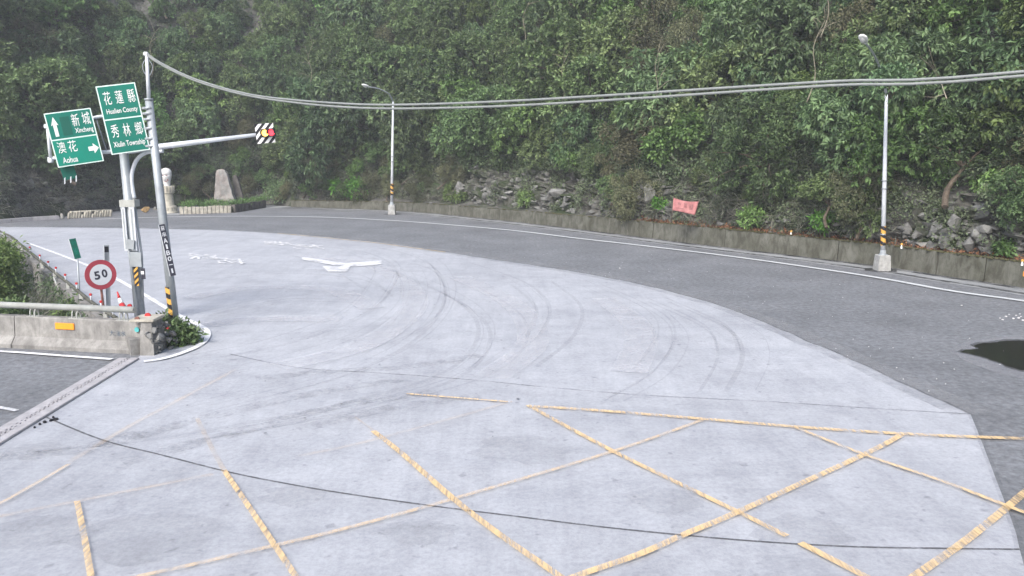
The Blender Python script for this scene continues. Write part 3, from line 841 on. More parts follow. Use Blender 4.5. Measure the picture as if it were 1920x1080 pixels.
def clumps(centres, outs, per, spread, lmin, lmax, droop, r, wratio=0.42, cl_tint=None):
    n = len(centres) * per
    c = np.repeat(centres, per, 0); o = np.repeat(outs, per, 0)
    P = c + r.normal(0, 1, (n, 3)) * spread
    D = unit(o * 0.7 + r.normal(0, 1, (n, 3)) * 0.75 + np.array([0, 0, -droop]))
    Nn = unit(o * 0.6 + np.array([0, 0, 0.9]) + r.normal(0, 1, (n, 3)) * 0.5)
    Nn = unit(Nn - D * (Nn * D).sum(1)[:, None])
    Lg = r.uniform(lmin, lmax, n)
    V, F = leaf_arrays(P, D, Nn, Lg, Lg * wratio)
    ct = cl_tint if cl_tint is not None else r.beta(0.9, 1.0, len(centres))
    T = np.clip(np.repeat(ct, per) * 0.75 + r.uniform(0, 0.35, n), 0, 1)
    return V, F, np.repeat(T, 4)

def crown_mesh(seed, R=1.0, nlobes=10, nclump=620, per=11, lmin=0.14, lmax=0.30, flat=0.8, droop=0.4, spread=0.13, wratio=0.42):
    """crown of radius about R metres, centred at 0"""
    r = np.random.default_rng(seed)
    lc = unit(r.normal(0, 1, (nlobes, 3))) * r.uniform(0.3, 0.92, (nlobes, 1)) * R * np.array([1, 1, flat])
    lr = r.uniform(0.20, 0.46, nlobes) * R
    k_ = r.choice(nlobes, nclump * 3, p=lr ** 2 / (lr ** 2).sum())
    d = unit(r.normal(0, 1, (nclump * 3, 3)) + np.array([0, 0, 0.35]))
    pts = lc[k_] + d * (lr[k_] * r.uniform(0.72, 1.08, nclump * 3))[:, None]
    inside = np.zeros(len(pts), bool)
    for j in range(nlobes):
        inside |= (np.linalg.norm(pts - lc[j], axis=1) < lr[j] * 0.68)
    pts, d = pts[~inside][:nclump], d[~inside][:nclump]
    V, F, T = clumps(pts, d, per, spread, lmin, lmax, droop, r, wratio)
    me_ = tri_mesh('crown', V, F, T)
    return me_, lc, lr

def limb_mesh(seed, lc, R, trunk_from, rad):
    mb = MB(); c0 = Vector(trunk_from); top = Vector((0, 0, -0.1 * R))
    pts = [c0, c0.lerp(top, 0.4) + Vector((0.1 * R, 0, -0.05 * R)), c0.lerp(top, 0.75), top]
    mb.tube(crom(pts, 3), [rad * (1 - 0.055 * i) for i in range(10)], 7)
    for q in lc[:7]:
        q = Vector(q); m_ = c0.lerp(top, 0.8)
        mb.tube([m_, m_.lerp(q, 0.55) + Vector((0, 0, 0.08 * R)), q, q * 1.25], [rad * 0.45, rad * 0.3, rad * 0.16, rad * 0.05], 5)
    return mb

KINDS = [  # name, look, material, parameters
    ('broadleaf_tree', 'dense mid green broadleaf tree', 'leaf', dict(R=3.3, nclump=900, per=12, lmin=0.15, lmax=0.32, spread=0.08, wratio=0.5, nlobes=16)),
    ('broadleaf_tree', 'dark green rounded broadleaf tree', 'leaf', dict(R=2.8, nclump=780, per=12, lmin=0.12, lmax=0.26, flat=1.0, spread=0.08, wratio=0.5, nlobes=14)),
    ('broadleaf_tree', 'bright green leafy tree', 'leaf_bright', dict(R=2.9, nclump=560, per=11, lmin=0.22, lmax=0.42, droop=0.6, spread=0.06, wratio=0.42, nlobes=15)),
    ('broadleaf_tree', 'blue green drooping tree', 'leaf_blue', dict(R=3.3, nclump=640, per=11, lmin=0.24, lmax=0.46, droop=0.8, spread=0.06, wratio=0.34, nlobes=16)),
    ('hillside_shrub', 'fine leaved olive shrub', 'leaf_olive', dict(R=2.4, nclump=620, per=12, lmin=0.10, lmax=0.22, flat=0.9, spread=0.14)),
    ('hillside_shrub', 'loose mid green shrub', 'leaf', dict(R=2.2, nclump=460, per=12, lmin=0.14, lmax=0.30, flat=0.9, spread=0.08, wratio=0.5)),
    ('hillside_shrub', 'fresh green shrub', 'leaf_bright', dict(R=1.8, nclump=380, per=12, lmin=0.14, lmax=0.30, flat=0.9, spread=0.07, wratio=0.5)),
]
protos = []
for ki, (nm, look, mm, kw) in enumerate(KINDS):
    for sd in range(2):
        me_, lc, lr = crown_mesh(100 + ki * 10 + sd, **kw)
        me_.materials.append(M[mm])
        R = kw['R']
        tm = limb_mesh(sd, lc, R, (0, R * 0.9, -R * 1.0), 0.055 * R)
        tme = bpy.data.meshes.new('trunk'); tme.from_pydata(tm.v, [], tm.f); tme.materials.append(M['bark']); tme.update()
        protos.append((ki, me_, tme, R))

cols = [(-40, 40, 'at the far left edge of the hillside'), (40, 105, 'behind the left green direction sign'), (105, 170, 'behind the right half of the left direction sign'),
        (170, 235, 'behind the county place-name sign'), (235, 300, 'behind the tall grey cable pole'), (300, 370, 'above the white totem statue'), (370, 440, 'above the standing stone'),
        (440, 520, 'behind the flashing traffic light'), (520, 610, 'just right of the flashing traffic light'), (610, 690, 'left of the far street lamp'), (690, 780, 'behind the far street lamp'),
        (780, 870, 'just right of the far street lamp'), (870, 960, 'above the pale layered rocks'), (960, 1050, 'above the pale slanting boulder'), (1050, 1140, 'right of the pale slanting boulder'),
        (1140, 1230, 'left of the pink banner'), (1230, 1320, 'above the pink banner'), (1320, 1410, 'right of the pink banner'), (1410, 1500, 'above the left small yellow wall marker'),
        (1500, 1590, 'left of the near street lamp'), (1590, 1690, 'behind the near street lamp'), (1690, 1780, 'just right of the near street lamp'), (1780, 1860, 'above the dark rock face at the right'), (1860, 2000, 'at the right edge of the hillside')]
cols[2] = (105, 170, 'behind the right half of the left sign')
rows = [(-900, 40, 'topmost'), (40, 110, 'high up'), (110, 180, 'upper middle'), (180, 250, 'middle'), (250, 320, 'lower'), (320, 500, 'at the foot of the slope,')]
placed = []
def place_tree(pi, p, sc, rz):
    ki, cme, tme, R = protos[pi]
    nm, look, mm, kw = KINDS[ki]
    root = empty(nm, tuple(p)); root.rotation_euler = (0, 0, rz); root.scale = (sc, sc, sc * random.uniform(0.85, 1.1))
    for nme, m_ in (('crown', cme), ('trunk', tme)):
        o = bpy.data.objects.new(nme, m_); C.objects.link(o); o.parent = root
    placed.append((root, look, nm))
    return root
# rows of trees up the slope; each row follows the hill
row_h = [(3.6, 3.2), (5.8, 2.9), (8.2, 3.0), (10.8, 3.1), (13.6, 3.2), (16.6, 3.4), (20, 3.7), (24, 4.3)]
s_lo, s_hi = s_of_px(-70), s_of_px(1990)
for ri, (h0, step) in enumerate(row_h):
    s = s_lo - 12 + (ri % 2) * step / 2
    while s < s_hi + 14:
        ss = s + random.uniform(-0.7, 0.7); h = h0 + random.uniform(-1.0, 1.0)
        p, n, i = on_hill(ss, h)
        pj = project(p)
        s += step * random.uniform(0.85, 1.2)
        if pj is None: continue
        px, py = pj
        if px < -150 or px > 2080 or py < -120: continue
        if ri == 0:
            # keep the open rock, the banner and the dry grass in view
            if 838 < px < 1130 or 1180 < px < 1480 and random.random() < 0.8 or 1660 < px < 1900 and random.random() < 0.6 or px < 215: continue
        if ri == 1 and (px < 110): continue
        if ri == 1 and 1180 < px < 1420 and random.random() < 0.3: continue
        right = px > 1330
        if px > 1330: w = [2, 2, 4, 3, 1, 1, 2]
        elif px > 700: w = [3, 1, 2.2, 2.2, 2.4, 2, 1]
        else: w = [3, 2.5, 1.3, 3, 1.2, 2, 1]
        if ri == 0: w = [0.3, 0.3, 0.2, 0.3, 2, 3, 1.2]
        ki = random.choices(range(7), w)[0]
        pi = ki * 2 + random.randrange(2)
        R = protos[pi][3]
        sc = random.uniform(0.78, 1.30) * (0.62 if ri == 0 else 1.0) * (0.82 if right else 1.0)
        ang = math.atan2(-nor[i][0], nor[i][1])
        place_tree(pi, p + n * R * sc * 0.35, sc, ang + random.uniform(-0.9, 0.9))
for px_, h_ in ((395, 16.5), (425, 18.0), (370, 18.5), (410, 14.5)):
    p, n, i = on_hill(s_of_px(px_), h_)
    place_tree(random.choice([0, 1, 4, 10]), p + n * 1.4, 0.75, random.uniform(0, 6.28))
for px_ in [500, 535, 568, 600, 640, 690, 722, 765, 800, 828, 455, 370, 345, 300, 262, 1140, 1175, 1350, 1430, 1540, 1600]:
    for h0 in ((1.5, 3.2) if px_ < 860 else (2.6,)):
        ss = s_of_px(px_ + random.uniform(-12, 12)); p, n, i = on_hill(ss, h0 + random.uniform(-0.4, 0.4))
        pi = random.choice([8, 10, 11, 12, 13, 9, 10, 11]); sc = random.uniform(0.42, 0.72)
        place_tree(pi, p + n * protos[pi][3] * sc * 0.2, sc, random.uniform(0, 6.28))
gaps = random.Random(5)
for h0 in list(np.arange(10, 25, 1.3)) + list(np.arange(4.6, 10, 1.3)):
    for px_ in range(-40, 1980, 34):
        p, n, i = on_hill(s_of_px(px_), float(h0)); pj = project(p)
        if pj is None or pj[1] < -70 or len(placed) > 292: continue
        if h0 < 6 and (838 < px_ < 1130 or px_ < 110): continue
        q = p + n * 1.0
        if min((q - r_[0].location).length for r_ in placed) < 2.55: continue
        pi = gaps.choice([0, 1, 2, 6, 7, 10, 11, 4, 12]); sc = gaps.uniform(0.72, 0.95)
        place_tree(pi, p + n * protos[pi][3] * sc * 0.3, sc, gaps.uniform(0, 6.28))
print('trees', len(placed), 'rocks', n_rock)
# labels: unique by look, height on the slope and landmark
used = {}
for root, look, nm in placed:
    pj = project(root.location)
    col = next((c[2] for c in cols if c[0] <= pj[0] < c[1]), 'beyond the left edge of the photo' if pj[0] < 0 else 'beyond the right edge of the photo')
    rw = next((c[2] for c in rows if c[0] <= pj[1] < c[1]), 'lowest')
    used.setdefault((look, rw, col), []).append((pj[0], root))
for (look, rw, col), lst in used.items():
    lst.sort(key=lambda t: t[0])
    for i, (x, root) in enumerate(lst):
        pos = '' if len(lst) == 1 else (', left one' if i == 0 else ', right one' if i == len(lst) - 1 else ', middle one' if len(lst) == 3 else f', {["second", "third", "fourth", "fifth", "sixth"][i - 1]} from left')
        lab = f"{look}, {rw} {col}{pos}".replace(',,', ',')
        tag(root, lab, 'tree' if 'tree' in root.name else 'shrub', 'trees and shrubs covering the hillside')
        while len(lab.split()) > 16: lab = lab.replace(' the ', ' ', 1) if ' the ' in lab else ' '.join(lab.split()[:16])
        root['label'] = lab

# undergrowth: leaves over the whole slope, one mass
def scatter_hill(n, s0, s1, hfun, spread, seed):
    r = np.random.default_rng(seed); cs = []; os_ = []
    for _ in range(n):
        s = r.uniform(s0, s1); h = hfun(r)
        p, nn, i = on_hill(s, h); cs.append(list(p + nn * r.uniform(0, spread))); os_.append(list(nn))
    return np.array(cs), np.array(os_), r
def patchy(cs, sc=0.35, off=0.0):
    return np.array([mnoise.noise(Vector(c) * sc + Vector((off, 3, 7))) for c in cs])
cs, os_, r = scatter_hill(27000, s_lo - 6, s_hi + 8, lambda r: 3.6 + 25 * r.random() ** 1.2, 0.5, 5)
nse = patchy(cs)
Va, Fa, Ta = clumps(cs, os_, 9, 0.24, 0.12, 0.30, 0.35, r, wratio=0.5, cl_tint=np.clip(0.45 + nse[:] * 1.0 + r.uniform(-0.25, 0.25, len(cs)), 0, 1))
tag(link_mesh('undergrowth', tri_mesh('undergrowth', Va, Fa, Ta), M['leaf_under']), 'green undergrowth covering the soil between the hillside trees', 'undergrowth', kind='stuff')
cs, os_, r = scatter_hill(21000, s_lo - 6, s_hi + 8, lambda r: 0.95 + 4.2 * r.random() ** 0.75, 0.35, 6)
nse = patchy(cs, 0.55, 5.0)
# rocky stretches stay mostly bare
pxs = np.array([(project(c) or (-999, 0))[0] for c in cs])
thr = np.full(len(cs), -0.6)
for (a, b_, t_) in ((835, 1130, 0.08), (1130, 1260, 0.08), (1540, 1665, -0.05), (1665, 1990, 0.06), (-100, 230, 0.06), (500, 830, -0.6)):
    thr[(pxs > a) & (pxs < b_)] = t_
thr -= np.clip((cs[:, 2] - 3.2) * 0.35, 0, 1)
k_ = nse > thr
cs, os_, nse = cs[k_], os_[k_], nse[k_]
Va, Fa, Ta = clumps(cs, os_, 10, 0.15, 0.07, 0.19, 0.25, r, wratio=0.5, cl_tint=np.clip(0.45 + nse[:] * 0.8 + r.uniform(-0.3, 0.3, len(cs)), 0, 1))
tag(link_mesh('low_ground_cover', tri_mesh('low_ground_cover', Va, Fa, Ta), M['leaf_low']), 'small leaved grey green plants low on the slope above the wall', 'ground cover', kind='stuff')

# dry hanging grass and vines low on the slope
def blades(cs, os_, per, lmin, lmax, droop, wd, r, spread=0.15):
    n = len(cs) * per; c = np.repeat(cs, per, 0); o = np.repeat(os_, per, 0)
    P = c + r.normal(0, spread, (n, 3))
    D = unit(o * 0.6 + r.normal(0, 0.45, (n, 3)) + np.array([0, 0, -droop]))
    Nn = unit(o + r.normal(0, 0.4, (n, 3))); Nn = unit(Nn - D * (Nn * D).sum(1)[:, None])
    Lg = r.uniform(lmin, lmax, n)
    V, F = leaf_arrays(P, D, Nn, Lg, np.full(n, wd), fold=0.02)
    return V, F, np.repeat(np.clip(r.beta(1.5, 1.5, n), 0, 1), 4)
cs, os_, r = scatter_hill(220, s_of_px(1130), s_of_px(1660), lambda r: 1.3 + 4.5 * r.random() ** 1.2, 0.35, 8)
V, F, T = blades(cs, os_, 14, 0.4, 1.1, 0.4, 0.03, r)
cs2, os2, r = scatter_hill(500, s_of_px(560), s_of_px(840), lambda r: 0.8 + 3.6 * r.random(), 0.3, 9)
V2, F2, T2 = blades(cs2, os2, 14, 0.35, 0.9, 0.3, 0.025, r)
cs3, os3, r = scatter_hill(900, s_of_px(-30), s_of_px(300), lambda r: 0.5 + 7 * r.random(), 0.3, 10)
V3, F3, T3 = blades(cs3, os3, 12, 0.4, 1.0, 0.6, 0.03, r)
V = np.concatenate([V, V2, V3]); F = np.concatenate([F, F2 + len(V) - len(V2) - len(V3), F3 + len(V) - len(V3)]); T = np.concatenate([T, T2, T3])
tag(link_mesh('dry_grass', tri_mesh('dry_grass', V, F, T), M['grass_dry']), 'dry grey grass and hanging stems low on the hillside', 'grass', kind='stuff')

# brown leaf litter on the ledge behind the wall
r = np.random.default_rng(12); cs = []
for _ in range(2300):
    s = r.uniform(s_of_px(1180), s_of_px(1915)); i = idx(s); j = int(r.integers(5, 15))
    p = HV[i, j] + (HV[min(NU - 1, i + 1), j] - HV[i, j]) * r.random(); cs.append(p + np.array([0, 0, 0.06 + 0.05 * r.random()]))
cs = np.array(cs); V, F, T = clumps(cs, np.tile([0, 0, 1.0], (len(cs), 1)), 2, 0.05, 0.07, 0.15, 1.0, r, 0.6)
tag(link_mesh('leaf_litter', tri_mesh('leaf_litter', V, F, T), M['litter']), 'brown fallen leaves lying on the ledge behind the retaining wall', 'fallen leaves', kind='stuff')

# small low plants with individual labels
def low_plant(name, px, hgt, R, mname, label, seed, cat='plant', grp=None, loc=None, per=10, ncl=60, lmin=0.12, lmax=0.28, droop=0.3):
    if loc is None:
        p, nn, i = on_hill(s_of_px(px), hgt); loc = p + nn * 0.25
    rr = np.random.default_rng(seed)
    d = unit(rr.normal(0, 1, (ncl, 3)) + np.array([0, -0.3, 0.7])); c = d * (R * rr.uniform(0.5, 1.0, ncl))[:, None] * np.array([1, 1, 0.75])
    V, F, T = clumps(c, d, per, 0.1 * R + 0.03, lmin, lmax, droop, rr)
    root = empty(name, tuple(loc))
    o = bpy.data.objects.new('foliage', tri_mesh('foliage', V, F, T)); o.data.materials.append(M[mname]); C.objects.link(o); o.parent = root
    mb = MB()
    for q in c[:6]: mb.tube([(0, 0, -R * 0.8), (q[0] * 0.5, q[1] * 0.5, q[2] * 0.3 - 0.2 * R), tuple(q)], [0.02, 0.015, 0.006], 5)
    st = bpy.data.objects.new('stem', bpy.data.meshes.new('stem')); st.data.from_pydata(mb.v, [], mb.f); st.data.materials.append(M['bark']); C.objects.link(st); st.parent = root
    tag(root, label, cat, grp)
    return root
low_plant('young_plant', 620, 1.7, 0.55, 'leaf_vivid', 'vivid yellow green young plant on the bank left of the far street lamp', 31, ncl=40, lmin=0.25, lmax=0.5)
low_plant('bush', 655, 1.4, 1.3, 'leaf_vivid', 'fresh green bush on the bank just left of the far street lamp', 32, cat='bush', ncl=150)
low_plant('bush', 520, 1.0, 1.5, 'leaf_blue', 'low spreading bush where the retaining wall begins', 33, cat='bush', ncl=190)
low_plant('bush', 850, 1.3, 0.6, 'leaf_bright', 'small green tuft at the left end of the layered rocks', 34, cat='bush', ncl=60)
low_plant('bush', 968, 1.5, 0.6, 'leaf_bright', 'small fern tuft growing between the layered rocks', 35, cat='bush', ncl=60)
low_plant('bush', 1215, 1.7, 0.5, 'leaf_vivid', 'small vivid fern left of the pink banner', 36, cat='bush', ncl=45)
low_plant('bush', 1385, 1.5, 0.7, 'leaf_bright', 'leafy tuft right of the pink banner', 37, cat='bush', ncl=70)
low_plant('bush', 1530, 1.6, 0.55, 'leaf_vivid', 'small bright tuft left of the near street lamp', 38, cat='bush', ncl=50)
low_plant('bush', 1850, 1.1, 0.45, 'leaf_bright', 'small green tuft on the wall ledge at the right', 39, cat='bush', ncl=45)
low_plant('bush', 900, 3.9, 0.9, 'leaf', 'green bush hanging over the layered rocks', 40, cat='bush', ncl=90, droop=0.8)
low_plant('bush', 1020, 4.2, 1.1, 'leaf_bright', 'light green bush hanging over the slanting boulder', 41, cat='bush', ncl=120, droop=0.8)
low_plant('bush', 1160, 2.2, 0.9, 'leaf', 'dull green bush among rocks left of the banner', 42, cat='bush', ncl=90)
low_plant('bush', 1700, 3.9, 0.9, 'leaf_bright', 'bright vine clump hanging over the dark rock right of the near lamp', 43, cat='bush', ncl=110, droop=1.0)
low_plant('bush', 1790, 3.6, 0.8, 'leaf_bright', 'hanging green clump above the dark rock at the far right', 44, cat='bush', ncl=110, droop=1.2)

# bare branches
def branch_thing(label, pts_px, extra, rad, seed):
    rr = random.Random(seed)
    P = []
    for (x, y) in pts_px:
        i = idx(s_of_px(x)); 
        # where this line of sight meets the canopy front
        dd = ray(x, y)
        best = None
        for t in np.arange(20, 110, 0.5):
            q = ORG + dd * t
            ii_ = min(range(0, NU, 3), key=lambda a: (base[a][0] - q.x) ** 2 + (base[a][1] - q.y) ** 2)
            off = (q.x - base[ii_][0]) * nor[ii_][0] + (q.y - base[ii_][1]) * nor[ii_][1]
            hh = np.interp(off, [0, 3.1, 9.5, 17, 28], [0, 5.2, 14.5, 24, 36])
            if off > -1 and hh > q.z - 0.2:
                best = ORG + dd * (t - 3.9); break
        P.append(best if best else ORG + dd * 50)
    root = empty('bare_branch', tuple(P[0])); tag(root, label, 'branch', 'bare pale branches in the canopy')
    mb = MB(); Q = crom(P, 4); mb.tube(Q, [rad * (1 - 0.8 * i / len(Q)) for i in range(len(Q))], 6)
    mb.build('limb', M['bark_pale'], root)
    for _ in range(extra):
        a = rr.choice(Q[2:-1]); d = Vector((rr.uniform(-1, 1), rr.uniform(-0.6, 0.2), rr.uniform(-0.6, 0.9))).normalized()
        b_ = a + d * rr.uniform(0.7, 1.9)
        MB().tube([a, a.lerp(b_, 0.5) + Vector((0, 0, rr.uniform(-.15, .15))), b_], [rad * 0.45, rad * 0.3, rad * 0.12], 5).build('twig', M['bark_pale'], root)
branch_thing('long pale bare branch high in the canopy above the rocks', [(1040, 62), (1000, 78), (955, 95), (915, 92), (875, 90)], 14, 0.05, 1)
branch_thing('pale bare branch just below the long one', [(960, 82), (930, 105), (905, 120), (895, 130)], 9, 0.035, 2)
branch_thing('thin pale branch in the canopy right of the near lamp head', [(1775, 185), (1768, 165), (1760, 140)], 5, 0.03, 5)

for (px_, h_, lab_) in ((560, 9.0, 'thin bare pale stem between crowns right of the traffic light'), (1000, 6.5, 'thin pale stem above the layered rocks'), (1190, 6.0, 'pale curving stem left of the pink banner'), (1480, 6.0, 'thin stem rising left of the near street lamp'), (330, 10.0, 'thin grey stem above the totem statue'), (1420, 9.5, 'slender pale stem high above the left wall marker'), (880, 11.0, 'slender stem right of the far street lamp top')):
    p, n, i = on_hill(s_of_px(px_), h_); st0 = p + n * 2.6
    root = empty('bare_sapling', tuple(st0)); tag(root, lab_.replace('stem', 'sapling'), 'sapling', 'bare saplings between the crowns')
    Q = crom([st0, st0 + Vector((0.3, -0.1, 1.2)), st0 + Vector((0.1, -0.2, 2.6)), st0 + Vector((0.6, -0.1, 3.8))], 4)
    MB().tube(Q, [0.03 * (1 - 0.7 * k_ / len(Q)) for k_ in range(len(Q))], 6).build('trunk', M['bark_pale'], root)
    for k_ in range(5):
        a = random.choice(Q[3:]); d = Vector((random.uniform(-1, 1), random.uniform(-0.4, 0.1), random.uniform(0.1, 0.9))).normalized() * random.uniform(0.6, 1.3)
        MB().tube([a, a + d * 0.5 + Vector((0, 0, 0.08)), a + d], [0.02, 0.014, 0.005], 5).build('twig', M['bark_pale'], root)

# ------------------------------------------------------------------ street lamps
def stripe_sleeve(name, p0, p1, rad0, rad1, turns, parent, m1='yellow', m2='black', seg=24, rows_=48):
    p0, p1 = Vector(p0), Vector(p1); ax = (p1 - p0).normalized(); up = ax.orthogonal().normalized(); b_ = ax.cross(up)
    vs_ = []; fs_ = []; mi = []
    for j in range(rows_ + 1):
        t = j / rows_; c = p0.lerp(p1, t); rr = rad0 + (rad1 - rad0) * t
        for k_ in range(seg):
            a = 2 * math.pi * k_ / seg; vs_.append(c + (up * math.cos(a) + b_ * math.sin(a)) * rr)
    for j in range(rows_):
        for k_ in range(seg):
            k2 = (k_ + 1) % seg; fs_.append((j * seg + k_, j * seg + k2, (j + 1) * seg + k2, (j + 1) * seg + k_))
            mi.append(0 if ((j / rows_ * turns) + k_ / seg) % 1.0 < 0.52 else 1)
    mb = MB().add(vs_, fs_, mi, True)
    return mb.build(name, [M[m1], M[m2]], parent)

def street_lamp(base_px, pole_top_px, bend_px, head_px, Y, label, blk_w, blk_h, r0, stripe):
    b0 = G(*base_px); Y = b0.y
    root = empty('street_lamp', tuple(b0)); tag(root, label, 'street lamp', 'street lamps along the retaining wall')
    mb = MB()
    for z0, w in ((0, blk_w), (blk_h, blk_w * 0.78)): pass
    w0, w1 = blk_w / 2, blk_w * 0.40
    v = [(b0.x + sx * w, b0.y + sy * w, z) for (w, z) in ((w0, -0.02), (w0, 0.03), (w1 + 0.02, blk_h - 0.03), (w1, blk_h)) for (sx, sy) in ((-1, -1), (1, -1), (1, 1), (-1, 1))]
    f = []
    for l in range(3):
        for e in range(4): f.append((l * 4 + e, l * 4 + (e + 1) % 4, l * 4 + 4 + (e + 1) % 4, l * 4 + 4 + e))
    f.append((12, 13, 14, 15)); mb.add(v, f)
    mb.build('footing', M['white_foot'], root)
    poly_mesh('foot_contact_dirt', [(b0.x + 0.75 * math.cos(a) * random.uniform(0.8, 1.2), b0.y + 0.06 + 0.6 * math.sin(a) * random.uniform(0.8, 1.2)) for a in [k * math.pi / 9 for k in range(18)]], 0.0135, M['gutter'], shoulder)  # dark dirt patch that also paints contact shade round the footing
    top = PD(*pole_top_px, Y); foot = Vector((b0.x, b0.y, blk_h - 0.01))
    MB().tube([foot, foot.lerp(top, 0.5), top], [r0, r0 * 0.85, r0 * 0.6], 16).build('pole', M['galv_pale'], root)
    ax = (top - foot)
    MB().lathe(foot, [(r0 * 1.9, 0), (r0 * 1.9, 0.03), (r0 * 1.3, 0.05), (r0 * 1.15, 0.22)], 16).build('base_flange', M['galv'], root)
    a0, a1 = stripe; L_ = ax.length
    stripe_sleeve('warning_stripes', foot + ax * (a0 / L_), foot + ax * (a1 / L_), r0 * 1.04, r0 * 1.02, 2.5, root)
    for t in (0.13, 0.42, 0.47):
        c = foot + ax * t; MB().tube([c, c + ax.normalized() * 0.05], r0 * 1.12, 14).build('strap', M['galv'], root)
    bend = PD(*bend_px, Y - 0.7); head = PD(*head_px, Y - 2.0)
    arm = crom([top, top.lerp(bend, 0.5) + Vector((0, 0, 0.06)), bend, bend.lerp(head, 0.5) + Vector((0, 0, 0.1)), head], 5)
    MB().tube(arm, [r0 * 0.55] * 10 + [r0 * 0.42] * (len(arm) - 10), 10).build('arm', M['galv'], root)
    # cobra head
    d = (head - bend).normalized(); side = d.cross(Vector((0, 0, 1))).normalized(); up = side.cross(d)
    mb = MB(); prof = [(0.0, 0.05, 0.05), (0.08, 0.09, 0.08), (0.25, 0.15, 0.11), (0.45, 0.17, 0.11), (0.6, 0.12, 0.07), (0.66, 0.03, 0.02)]
    vs_ = []; fs_ = []
    for (l, w, h) in prof:
        for k_ in range(12):
            a = 2 * math.pi * k_ / 12; hh = h * (1.0 if math.sin(a) > 0 else 0.55)
            vs_.append(head + d * l + side * (w * math.cos(a)) + up * (hh * math.sin(a)))
    for i in range(len(prof) - 1):
        for k_ in range(12):
            k2 = (k_ + 1) % 12; fs_.append((i * 12 + k_, i * 12 + k2, (i + 1) * 12 + k2, (i + 1) * 12 + k_))
    fs_.append(tuple(reversed(range(12)))); fs_.append(tuple(range(60, 72)))
    hd = mb.add(vs_, fs_, 0, True).build('lamp_head', M['white'], root)
    mb = MB(); vs_ = []
    for k_ in range(14):
        a = 2 * math.pi * k_ / 14; vs_.append(head + d * (0.34 + 0.2 * math.cos(a)) + side * (0.12 * math.sin(a)) - up * 0.06)
    for k_ in range(14):
        a = 2 * math.pi * k_ / 14; vs_.append(head + d * (0.34 + 0.12 * math.cos(a)) + side * (0.07 * math.sin(a)) - up * 0.13)
    fs_ = [(k_, (k_ + 1) % 14, 14 + (k_ + 1) % 14, 14 + k_) for k_ in range(14)] + [tuple(range(14, 28))]
    mb.add(vs_, fs_, 0, True).build('lamp_glass', M['glass'], root)
    return root
M['white_foot'] = mat('whitewashed footing', (0.46, 0.46, 0.45), var=0.18, scale=5, streak=0.55, streak_col=(0.2, 0.2, 0.18))
M['glass'] = mat('lamp glass', (0.55, 0.56, 0.55), rough=0.12, var=0.03)
street_lamp((735, 402), (737, 190), (728, 175), (692, 163), None, 'far white street lamp left of the layered rocks, arm pointing left', 0.55, 0.75, 0.115, (0.75, 1.65))
street_lamp((1653, 507), (1662, 178), (1650, 128), (1624, 82), None, 'near white street lamp at the right with a boxy white footing', 0.54, 0.68, 0.10, (0.42, 1.25))
# twig of leaves hiding the near lamp's neck is an overhanging spray
sp = PD(1668, 158, 32.0)
low_plant('overhanging_spray', 0, 0, 0.95, 'leaf_blue', 'leafy spray hanging in front of the near lamp pole top', 61, cat='branch', loc=sp, ncl=120, lmin=0.1, lmax=0.26, droop=0.6)

# wall-top markers
def marker(px, py, label):
    x0 = G(px, py, 0.93); root = empty('wall_marker', tuple(x0)); tag(root, label, 'marker', 'small yellow markers on the retaining wall')
    MB().lathe(x0, [(0.04, 0), (0.04, 0.08), (0.025, 0.1), (0.025, 0.15)], 10).build('stem', M['white'], root)
    MB().box(x0 + Vector((0, 0, 0.19)), (0.09, 0.04, 0.09), bev=0.01).build('reflector', M['yellow'], root)
marker(1483, 441, 'small yellow marker on the wall left of the near street lamp')
marker(1690, 466, 'small yellow marker on the wall just right of the near street lamp')
marker(1916, 498, 'yellow marker on the wall at the right edge')
p = G(1922, 520, 0.55)
tag(MB().box(p + Vector((-0.05, -0.12, 0.15)), (0.22, 0.05, 0.2), bev=0.015).build('reflector_plate', M['amber'] ), 'yellow reflector plate fixed to the retaining wall at the right edge', 'reflector')

# pink banner
bq = [PD(1263, 371, 42.8), PD(1310, 378, 42.8), PD(1303, 403, 42.6), PD(1261, 394, 42.6)]
root = empty('banner', tuple((bq[3] + bq[2]) / 2)); tag(root, 'faded pink cloth banner strung on two stakes above the wall', 'banner')
n = 14; vs_ = []; fs_ = []
for j in range(9):
    for i in range(n + 1):
        u, v = i / n, j / 8
        p = bq[0].lerp(bq[1], u).lerp(bq[3].lerp(bq[2], u), v)
        p = p + Vector((0, 0.04 * math.sin(u * 9) * math.sin(v * 3 + 1), -0.08 * math.sin(math.pi * u) * (1 - v))); vs_.append(p)
for j in range(8):
    for i in range(n): fs_.append((j * (n + 1) + i, j * (n + 1) + i + 1, (j + 1) * (n + 1) + i + 1, (j + 1) * (n + 1) + i))
ob = MB().add(vs_, fs_, 0, True).build('cloth', M['banner'], root)
md = ob.modifiers.new('t', 'SOLIDIFY'); md.thickness = 0.01
for a, b_ in ((bq[0], bq[3]), (bq[1], bq[2])):
    d = (b_ - a).normalized(); MB().tube([a - d * 0.08 + Vector((0, .03, 0)), b_ + d * 0.7 + Vector((0, .03, 0))], 0.022, 7).build('stake', M['bark'], root)
vs_ = []; fs_ = []
for (u, v, w, h) in ((0.25, 0.35, 0.14, 0.2), (0.5, 0.4, 0.13, 0.35), (0.74, 0.45, 0.16, 0.4), (0.3, 0.7, 0.3, 0.1)):
    k0 = len(vs_)
    for (a, b_) in ((-1, -1), (1, -1), (1, 1), (-1, 1)):
        uu, v2 = u + a * w / 2, v + b_ * h / 2
        vs_.append(bq[0].lerp(bq[1], uu).lerp(bq[3].lerp(bq[2], uu), v2) + Vector((0, -0.07, -0.02)))
    fs_.append((k0, k0 + 1, k0 + 2, k0 + 3))
MB().add(vs_, fs_).build('washed_out_print', M['banner_print'], root)

